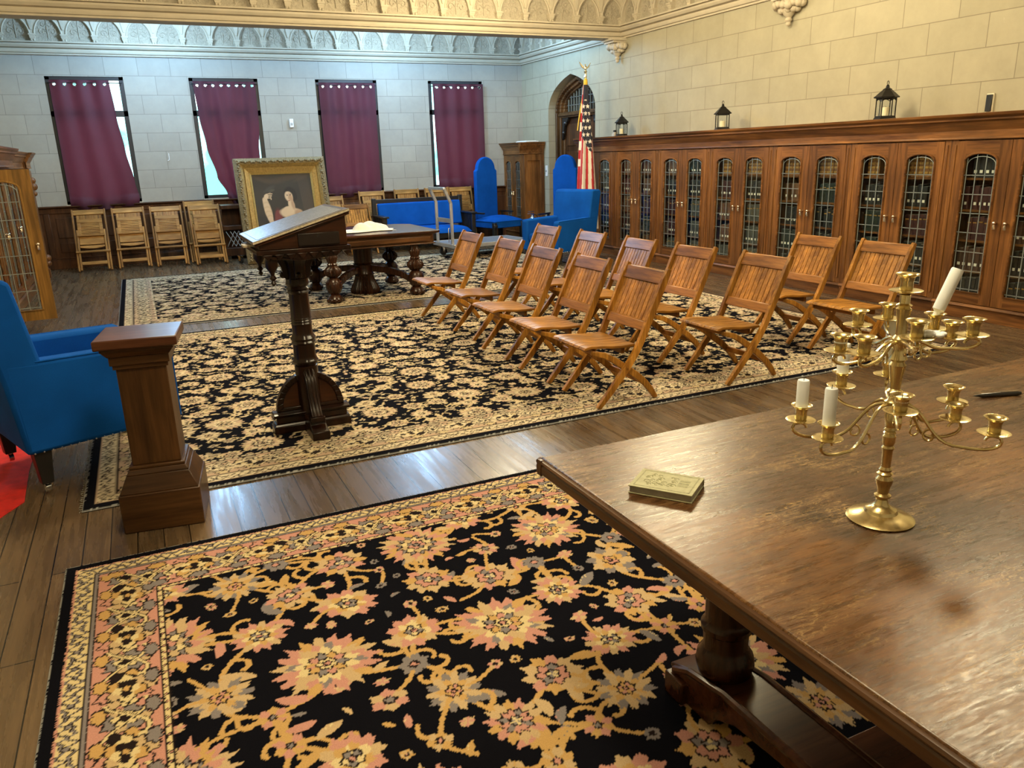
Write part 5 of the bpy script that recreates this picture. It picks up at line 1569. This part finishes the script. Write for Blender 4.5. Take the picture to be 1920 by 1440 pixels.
# ---- fire extinguisher
t = thing('fire_extinguisher', 'chrome fire extinguisher standing behind the arm of the far blue armchair', 'extinguisher', (6.55, 13.05, 0))
obj('cylinder', MB().lathe([(0.085, 0.0), (0.09, 0.02), (0.09, 0.42), (0.075, 0.48), (0.03, 0.515), (0.025, 0.53)], 24), chrome, t)
obj('valve', MB().lathe([(0.028, 0.53), (0.028, 0.56), (0.015, 0.565)], 12).box(-0.10, 0.03, -0.012, 0.012, 0.565, 0.578).box(-0.09, 0.03, -0.012, 0.012, 0.60, 0.612), chrome, t, bevel=0.003)
obj('hose', MB().tube(bez((0.02, 0, 0.55), (0.14, 0, 0.58), (0.13, 0.02, 0.35), (0.105, 0.02, 0.22), 12), 0.010, 8), rubber, t)

# ================================================================== FLAG
FX, FY = 6.535, 11.10
t = thing('flagpole', 'gold flagpole with eagle finial standing before the archway', 'flagpole', (FX, FY, 0))
obj('pole', MB().tube([(0, 0, 0.05), (0, 0, 2.80)], 0.014, 12), gilt, t)
obj('stand', MB().lathe([(0.17, 0.0), (0.17, 0.02), (0.06, 0.06), (0.03, 0.10), (0.02, 0.22)], 24), gilt, t)
b = MB().lathe([(0.020, 2.72), (0.026, 2.73), (0.018, 2.76), (0.022, 2.80), (0.030, 2.815), (0.012, 2.83)], 12).ball((0, 0, 2.86), 0.028, 10, 8, 0, (0.8, 0.8, 1.3)).ball((-0.012, -0.01, 2.905), 0.014, 8, 6)
for s in (-1, 1):
    b.add([(0, 0, 2.86), (s*0.05, 0.012, 2.90), (s*0.105, 0.02, 2.955), (s*0.085, 0.02, 2.91), (s*0.06, 0.015, 2.87), (0, 0.012, 2.84), (0, -0.01, 2.86), (s*0.05, 0.0, 2.90), (s*0.105, 0.012, 2.955), (s*0.085, 0.01, 2.91), (s*0.06, 0.0, 2.87), (0, -0.006, 2.84)],
          [(0, 1, 2, 3, 4, 5), (11, 10, 9, 8, 7, 6), (0, 6, 7, 1), (1, 7, 8, 2), (2, 8, 9, 3), (3, 9, 10, 4), (4, 10, 11, 5), (5, 11, 6, 0)])
obj('eagle_finial', b, plain('pale_gilt', (0.85, 0.78, 0.58), 0.3, 1.0), t)
cord_m = plain('gold_cord', (0.75, 0.48, 0.05), 0.7)
obj('cord', MB().tube(bez((-0.01, -0.02, 2.68), (-0.05, 0.0, 2.45), (-0.10, 0.02, 2.2), (-0.135, 0.02, 1.95), 14), 0.009, 6).lathe([(0.028, 2.60), (0.034, 2.64), (0.030, 2.69), (0.016, 2.71)], 10), cord_m, t)
# the cloth: gathered, hanging folds
NA, NZ = 180, 260
zt_, zb_ = 2.62, 0.42
vs = []; cols = []
RED, WHT, NAVY = (0.42, 0.012, 0.022), (0.80, 0.74, 0.68), (0.012, 0.014, 0.035)
stars = [(0.5+0.0, 0.10)]
def star_in(du, dv, r_):
    th = math.atan2(du, dv); rr_ = math.hypot(du, dv)
    f = abs(((th/(2*PI)*5)+0.5) % 1-0.5)*2
    return rr_ < r_*(1-0.60*f)
for j in range(NZ):
    v = j/(NZ-1); z = zt_+(zb_-zt_)*v
    wd = 0.035+0.155*min(1, v*1.05)**0.80
    dp = 0.03+0.075*min(1, v*1.2)
    for i in range(NA):
        u = i/NA; th = 2*PI*u
        fold = 1+0.20*math.sin(5*th+1.2*v+0.5)*min(1, 0.3+v*2)+0.07*math.sin(11*th+2*v)
        cx, sy = math.cos(th), math.sin(th)
        ex = wd*fold; ey = dp*fold
        vs.append((cx*ex*0.92+sy*0.0-0.01+0.02*v, sy*ey-0.01, z))
        # angle measured from the side facing the room (-x,-y)
        fa = ((th-math.radians(250)+PI) % (2*PI))-PI
        canton = v < 0.40+0.05*math.sin(fa*2) and fa > -1.15-0.0 and fa < 2.6
        if canton:
            c = NAVY
            q = (fa*wd/0.075, (v*2.2)/0.105)
            row = round(q[1]); colx = round(q[0]-0.5*(row % 2))+0.5*(row % 2)
            if star_in((q[0]-colx)*0.075, -(q[1]-row)*0.105, 0.034) and v > 0.10: c = WHT
        else:
            s_ = math.floor((fa*0.62+v*0.30+0.1)*4.4)
            c = RED if s_ % 2 else WHT
            if fa < -1.25 and v < 0.55: c = RED if math.floor(v*16) % 2 else WHT
        cols.append((*c, 1))
fs = [(j*NA+i, j*NA+(i+1) % NA, (j+1)*NA+(i+1) % NA, (j+1)*NA+i) for j in range(NZ-1) for i in range(NA)]
b = MB(); b.v = vs; b.f = fs; b.m = [0]*len(fs)
fl = obj('flag', b, flag_m, None, smooth=180); fl.location = (0, 0, 0)
at = fl.data.color_attributes.new('pattern', 'FLOAT_COLOR', 'POINT')
at.data.foreach_set('color', np.array(cols, np.float32).ravel())
fl.parent = t
fl['label'] = 'United States flag hanging in folds'

# ================================================================== LANTERNS
def lantern(label, loc, sides=6, r=0.085, h=0.21):
    t = thing('candle_lantern', label, 'lantern', loc, 0.3, 'black metal candle lanterns on the bookcase top')
    k = h/0.21
    ri = r*0.86
    def ring(rr, z): return [(rr*math.cos(2*PI*q/sides), rr*math.sin(2*PI*q/sides), z) for q in range(sides)]
    b = MB().lathe([(r, 0), (r, 0.012*k), (r*0.92, 0.02*k), (r*0.92, 0.028*k)], sides)
    obj('base', b, iron, t)
    b = MB()
    for q in range(sides):
        a = 2*PI*q/sides
        b.tube([(ri*math.cos(a), ri*math.sin(a), 0.025*k), (ri*math.cos(a), ri*math.sin(a), h)], 0.006, 6)
    for z in (0.03*k, h-0.012): b.tube(ring(ri, z), 0.006, 6, 0, True)
    if sides == 6:
        for q in range(sides):
            a0, a1 = 2*PI*q/sides, 2*PI*(q+1)/sides
            p = [(ri*(math.cos(a0)*(1-s_)+math.cos(a1)*s_), ri*(math.sin(a0)*(1-s_)+math.sin(a1)*s_), h-0.035+0.022*math.sin(PI*s_)) for s_ in [w_/6 for w_ in range(7)]]
            b.tube(p, 0.004, 5)
    obj('cage', b, iron, t)
    b = MB().lathe([(r*1.12, h-0.004), (r*1.14, h+0.006), (r*1.0, h+0.016), (r*0.72, h+0.045), (r*0.45, h+0.068), (r*0.40, h+0.072), (r*0.42, h+0.078), (r*0.16, h+0.094), (r*0.16, h+0.108)], sides).lathe([(0.012, h+0.105), (0.016, h+0.113), (0.008, h+0.122)], 10)
    obj('roof', b, iron, t)
    obj('ring', MB().tube([(0.020*math.cos(q*PI/8), 0, h+0.138+0.020*math.sin(q*PI/8)) for q in range(16)], 0.0035, 6, 0, True), iron, t)
    obj('glass', MB().lathe([(ri*0.95, 0.028*k), (ri*0.95, h-0.004)], sides), clear_m, t)
    cd_ = obj('candle', MB().lathe([(0.034, 0.028*k), (0.034, 0.115*k), (0.030, 0.118*k), (0.004, 0.112*k)], 16), cream_wax, t)
    obj('wick', MB().tube([(0, 0, 0.11*k), (0.001, 0, 0.13*k)], 0.002, 5), wick, cd_)
    return t
CT = 1.8465
lantern('six-sided black candle lantern on the bookcase, leftmost and farthest of three', (7.06, 10.88, CT), 6, 0.098, 0.205)
lantern('four-sided black candle lantern on the bookcase, middle of three', (7.06, 8.49, CT), 4, 0.118, 0.20)
lantern('six-sided black candle lantern on the bookcase, nearest and tallest of three', (7.06, 5.97, CT), 6, 0.108, 0.215)
t = thing('figurine', 'small pale ornament beside the farthest lantern on the bookcase', 'ornament', (7.06, 11.07, CT))
obj('body', MB().box(-0.03, 0.03, -0.03, 0.03, 0, 0.07).box(-0.02, 0.02, 0.03, 0.07, 0, 0.05), plain('ornament_paint', (0.5, 0.45, 0.38), 0.5), t, bevel=0.008)
obj('top', MB().box(-0.022, 0.022, -0.022, 0.022, 0.07, 0.10), iron, t, bevel=0.005)
t = thing('paper_stack', 'white papers lying on top of the corner bookcase', 'papers', (7.05, 14.2, 1.8465))
obj('sheets', MB().box(-0.13, 0.13, -0.22, 0.25, 0, 0.018).box(-0.12, 0.10, -0.18, 0.22, 0.018, 0.026), linen, t, bevel=0.002)
t = thing('candle', 'thin white taper candle on the bookcase top behind the flag', 'candle', (7.0, 11.88, CT))
obj('wax', MB().lathe([(0.014, 0), (0.012, 0.16), (0.004, 0.165)], 10), wax, t)

# ================================================================== PAINTING
t = thing('framed_painting', 'large gilt framed oil painting of a woman leaning near the back wall', 'painting', (2.25, 13.52, 0.0), 0.0)
PW, PH, TILT = 1.48, 1.72, 0.235
t.rotation_euler = (-TILT, 0, 0.0)
gold1 = plain('gilt_frame', (0.36, 0.235, 0.075), 0.42, 0.55, 0.3, 40, bmp=0.2)
gold2 = plain('carved_gilt', (0.235, 0.175, 0.085), 0.55, 0.35, 0.5, 55, bmp=0.6)
gold3 = plain('bright_gilt_liner', (0.58, 0.40, 0.13), 0.35, 0.6, 0.15, 40)
def fr(o, i, y0, y1, y2, y3):
    b = MB()
    A_ = [(-PW/2+o, o), (PW/2-o, o), (PW/2-o, PH-o), (-PW/2+o, PH-o)]; B_ = [(-PW/2+i, i), (PW/2-i, i), (PW/2-i, PH-i), (-PW/2+i, PH-i)]
    for k in range(4):
        k2 = (k+1) % 4
        v_ = [(A_[k][0], y0, A_[k][1]), (A_[k2][0], y0, A_[k2][1]), (B_[k2][0], y1, B_[k2][1]), (B_[k][0], y1, B_[k][1]), (A_[k][0], y3, A_[k][1]), (A_[k2][0], y3, A_[k2][1]), (B_[k2][0], y3, B_[k2][1]), (B_[k][0], y3, B_[k][1])]
        b.add(v_, [(0, 1, 2, 3), (7, 6, 5, 4), (0, 4, 5, 1), (2, 6, 7, 3)])
    return b
f1 = obj('frame', fr(0.0, 0.07, -0.05, -0.09, 0, 0.03), gold2, t)
b = MB(); rq = random.Random(4)
for side in range(4):
    Ls = PW if side % 2 == 0 else PH; n = int(Ls/0.036)
    for k in range(n):
        s_ = (k+0.5)/n*(Ls-0.06)+0.03; o_ = 0.065+0.012*math.sin(k*1.9)
        p = {0: (-PW/2+s_, o_), 1: (PW/2-o_, s_), 2: (-PW/2+s_, PH-o_), 3: (-PW/2+o_, s_)}[side]
        b.ball((p[0], -0.085-rq.uniform(0, 0.01), p[1]), rq.uniform(0.014, 0.024), 7, 5)
obj('carved_leaves', b, gold2, f1)
obj('frame_scotia', fr(0.095, 0.155, -0.075, -0.035, 0, 0.03), gold1, t)
obj('frame_scotia', fr(0.07, 0.10, -0.085, -0.075, 0, 0.03), gold2, t)
obj('frame_inner', fr(0.155, 0.235, -0.05, -0.02, 0, 0.03), gold1, t)
obj('liner', fr(0.232, 0.262, -0.03, -0.008, 0, 0.03), gold3, t)
# canvas painted by strokes
cw, chh = PW-0.50, PH-0.50
P_ = Pat(cw, chh, 0.006, (0.040, 0.034, 0.026))
rq = random.Random(6)
def blob(cx, cy, rx, ry, col, rot=0.0, soft=0.25):
    w_ = P_.win(cx, cy, max(rx, ry)*1.3)
    if w_ is None: return
    a, X, Y = w_
    c_, s_ = math.cos(rot), math.sin(rot)
    r_ = np.hypot((X*c_+Y*s_)/rx, (-X*s_+Y*c_)/ry)
    al = np.clip((1+soft/2-r_)/soft, 0, 1)[..., None]
    a[:] = a*(1-al)+np.array(col, np.float32)*al
for k in range(60): blob(rq.uniform(0, cw), rq.uniform(0, chh), rq.uniform(0.06, 0.25), rq.uniform(0.05, 0.3), rq.choice([(0.05, 0.042, 0.03), (0.035, 0.028, 0.024), (0.062, 0.045, 0.028), (0.045, 0.034, 0.022)]), rq.uniform(0, 3), 1.2)
for k in range(7): blob(0.15+k*0.11, chh-0.10-0.03*math.sin(k), 0.13, 0.03, (0.085, 0.055, 0.034), -0.4+k*0.13, 1.2)
for k in range(6): blob(cw-0.18+0.03*k, 0.62, 0.018, 0.45, (0.085, 0.058, 0.040), 0.1, 1.3)
SK, SK2, DR, DR2 = (0.58, 0.42, 0.27), (0.40, 0.25, 0.15), (0.15, 0.030, 0.028), (0.24, 0.045, 0.035)
H0 = chh*1.0
def Yt(f): return chh*(1-(0.325+(f-0.445)*1.08))      # fraction from the top
def Xf(f): return cw*f
blob(Xf(.40), Yt(.88), .26, .22, DR, 0.2); blob(Xf(.28), Yt(.97), .24, .10, DR2, 0.1); blob(Xf(.36), Yt(.74), .07, .20, DR, 0.0, .4)
blob(Xf(.62), Yt(.80), .20, .13, (0.085, 0.05, 0.03), 0, .4)
blob(Xf(.585), Yt(.655), .19, .095, SK, -0.15); blob(Xf(.53), Yt(.61), .09, .06, SK, .2); blob(Xf(.70), Yt(.66), .06, .07, SK2, 0.4, .6)
blob(Xf(.60), Yt(.55), .052, .10, SK, 0.15); blob(Xf(.625), Yt(.55), .025, .08, SK2, 0.15, .8)
blob(Xf(.60), Yt(.40), .095, .105, (0.018, 0.012, 0.010), 0.3); blob(Xf(.66), Yt(.44), .05, .08, (0.018, 0.012, 0.010))
blob(Xf(.575), Yt(.445), .062, .088, SK, 0.25); blob(Xf(.60), Yt(.46), .03, .07, SK2, 0.25, .9)
blob(Xf(.548), Yt(.43), .010, .006, (0.03, 0.02, 0.02)); blob(Xf(.60), Yt(.425), .010, .006, (0.03, 0.02, 0.02))
blob(Xf(.565), Yt(.465), .008, .018, SK2, .2, .8); blob(Xf(.568), Yt(.495), .016, .007, (0.32, 0.05, 0.04))
P_.stroke([(Xf(.535), Yt(.418)), (Xf(.56), Yt(.418))], 0.006, (0.06, 0.035, 0.025)); P_.stroke([(Xf(.59), Yt(.412)), (Xf(.62), Yt(.416))], 0.006, (0.06, 0.035, 0.025))
for k in range(14):
    f = k/13; blob(Xf(.17+.05*f), Yt(.47+.24*f), .040+.016*math.sin(f*3), .04, SK if k % 3 else (0.52, 0.37, 0.23), 0, .3)
for k in range(9):
    f = k/8; blob(Xf(.22+.06*f), Yt(.72+.16*f), .035, .035, (0.55, 0.42, 0.30), 0, .5)
blob(Xf(.20), Yt(.435), .035, .045, SK, -0.3)
for k in range(4): P_.stroke([(Xf(.21), Yt(.405+.016*k)), (Xf(.27), Yt(.395+.02*k)), (Xf(.31-.012*k), Yt(.405+.024*k))], 0.013, SK)
blob(Xf(.27), Yt(.34), .10, .035, (0.07, 0.06, 0.05), 0.5, .8); blob(Xf(.30), Yt(.36), .05, .02, (0.10, 0.085, 0.06), 0.3, .8)
blob(Xf(.92), Yt(.68), .06, .05, (0.30, 0.20, 0.13), 0, .5); blob(Xf(.91), Yt(.63), .04, .03, (0.22, 0.10, 0.07), 0, .6)
nx, ny = 150, 200
b = MB().grid(lambda u, v: (-cw/2+cw*u, -0.004, 0.25+chh*v), nx, ny)
cv = obj('canvas', b, canvas_m, t, smooth=0, recalc=False)
at = cv.data.color_attributes.new('pattern', 'FLOAT_COLOR', 'POINT')
cc = np.ones((ny, nx, 4), np.float32)
jj = np.clip((np.arange(ny)/(ny-1)*(P_.ny-1)).astype(int), 0, P_.ny-1); ii = np.clip((np.arange(nx)/(nx-1)*(P_.nx-1)).astype(int), 0, P_.nx-1)
cc[..., :3] = P_.a[jj][:, ii]*np.where(P_.a[jj][:, ii].max(-1, keepdims=True) < 0.12, 0.6, 1.0)
at.data.foreach_set('color', cc.ravel())
obj('backing', MB().box(-PW/2+0.05, PW/2-0.05, 0.0, 0.028, 0.05, PH-0.05), wains, t)

# ---- carved dark stand left of the painting, with its lattice
t = thing('carved_stand', 'dark carved wooden stand with wire lattice, showing left of the gilt frame', 'stand', (1.62, 14.55, 0), 0.0)
b = MB().box(-0.34, 0.40, -0.10, 0.30, 0.06, 0.20).box(-0.34, 0.40, -0.08, 0.28, 0.50, 0.58).box(-0.34, 0.40, -0.12, 0.30, 0.86, 0.93).box(-0.30, 0.36, 0.22, 0.27, 0.2, 0.86)
for x in (-0.04, 0.36): b.box(x, x+0.04, -0.08, -0.03, 0.20, 0.86)
obj('frame', b, wains, t, bevel=0.01)
b = MB().lathe([(0.05, 0.20), (0.045, 0.42), (0.035, 0.56), (0.05, 0.62), (0.04, 0.70), (0.075, 0.80), (0.055, 0.86)], 14, 0, Matrix.Translation((0.05, -0.06, 0)))
b.ball((0.02, -0.10, 0.80), 0.06); b.ball((0.06, -0.10, 0.62), 0.035)
obj('carved_post', b, black_wood, t)
b = MB()
for k in range(5):
    b.tube([(-0.30+k*0.07, -0.07, 0.22), (-0.16+k*0.07, -0.07, 0.48)], 0.007, 6); b.tube([(-0.16+k*0.07, -0.075, 0.22), (-0.30+k*0.07, -0.075, 0.48)], 0.007, 6)
obj('lattice', b, alu, t)
obj('foot', MB().box(-0.32, -0.26, -0.08, -0.02, 0, 0.06).box(0.32, 0.38, -0.08, -0.02, 0, 0.06).box(-0.32, -0.26, 0.22, 0.28, 0, 0.06).box(0.32, 0.38, 0.22, 0.28, 0, 0.06), black_wood, t)
t = thing('furniture_caster', 'small chrome wheeled caster on the floor at the foot of the gilt frame', 'caster', (1.44, 13.80, 0), 0.4)
obj('wheel', MB().tube([(-0.018, 0, 0.05), (0.018, 0, 0.05)], 0.05, 16), rubber, t)
obj('bracket', MB().box(-0.028, -0.02, -0.03, 0.03, 0.04, 0.12).box(0.02, 0.028, -0.03, 0.03, 0.04, 0.12).box(-0.04, 0.04, -0.04, 0.04, 0.12, 0.13), chrome, t)
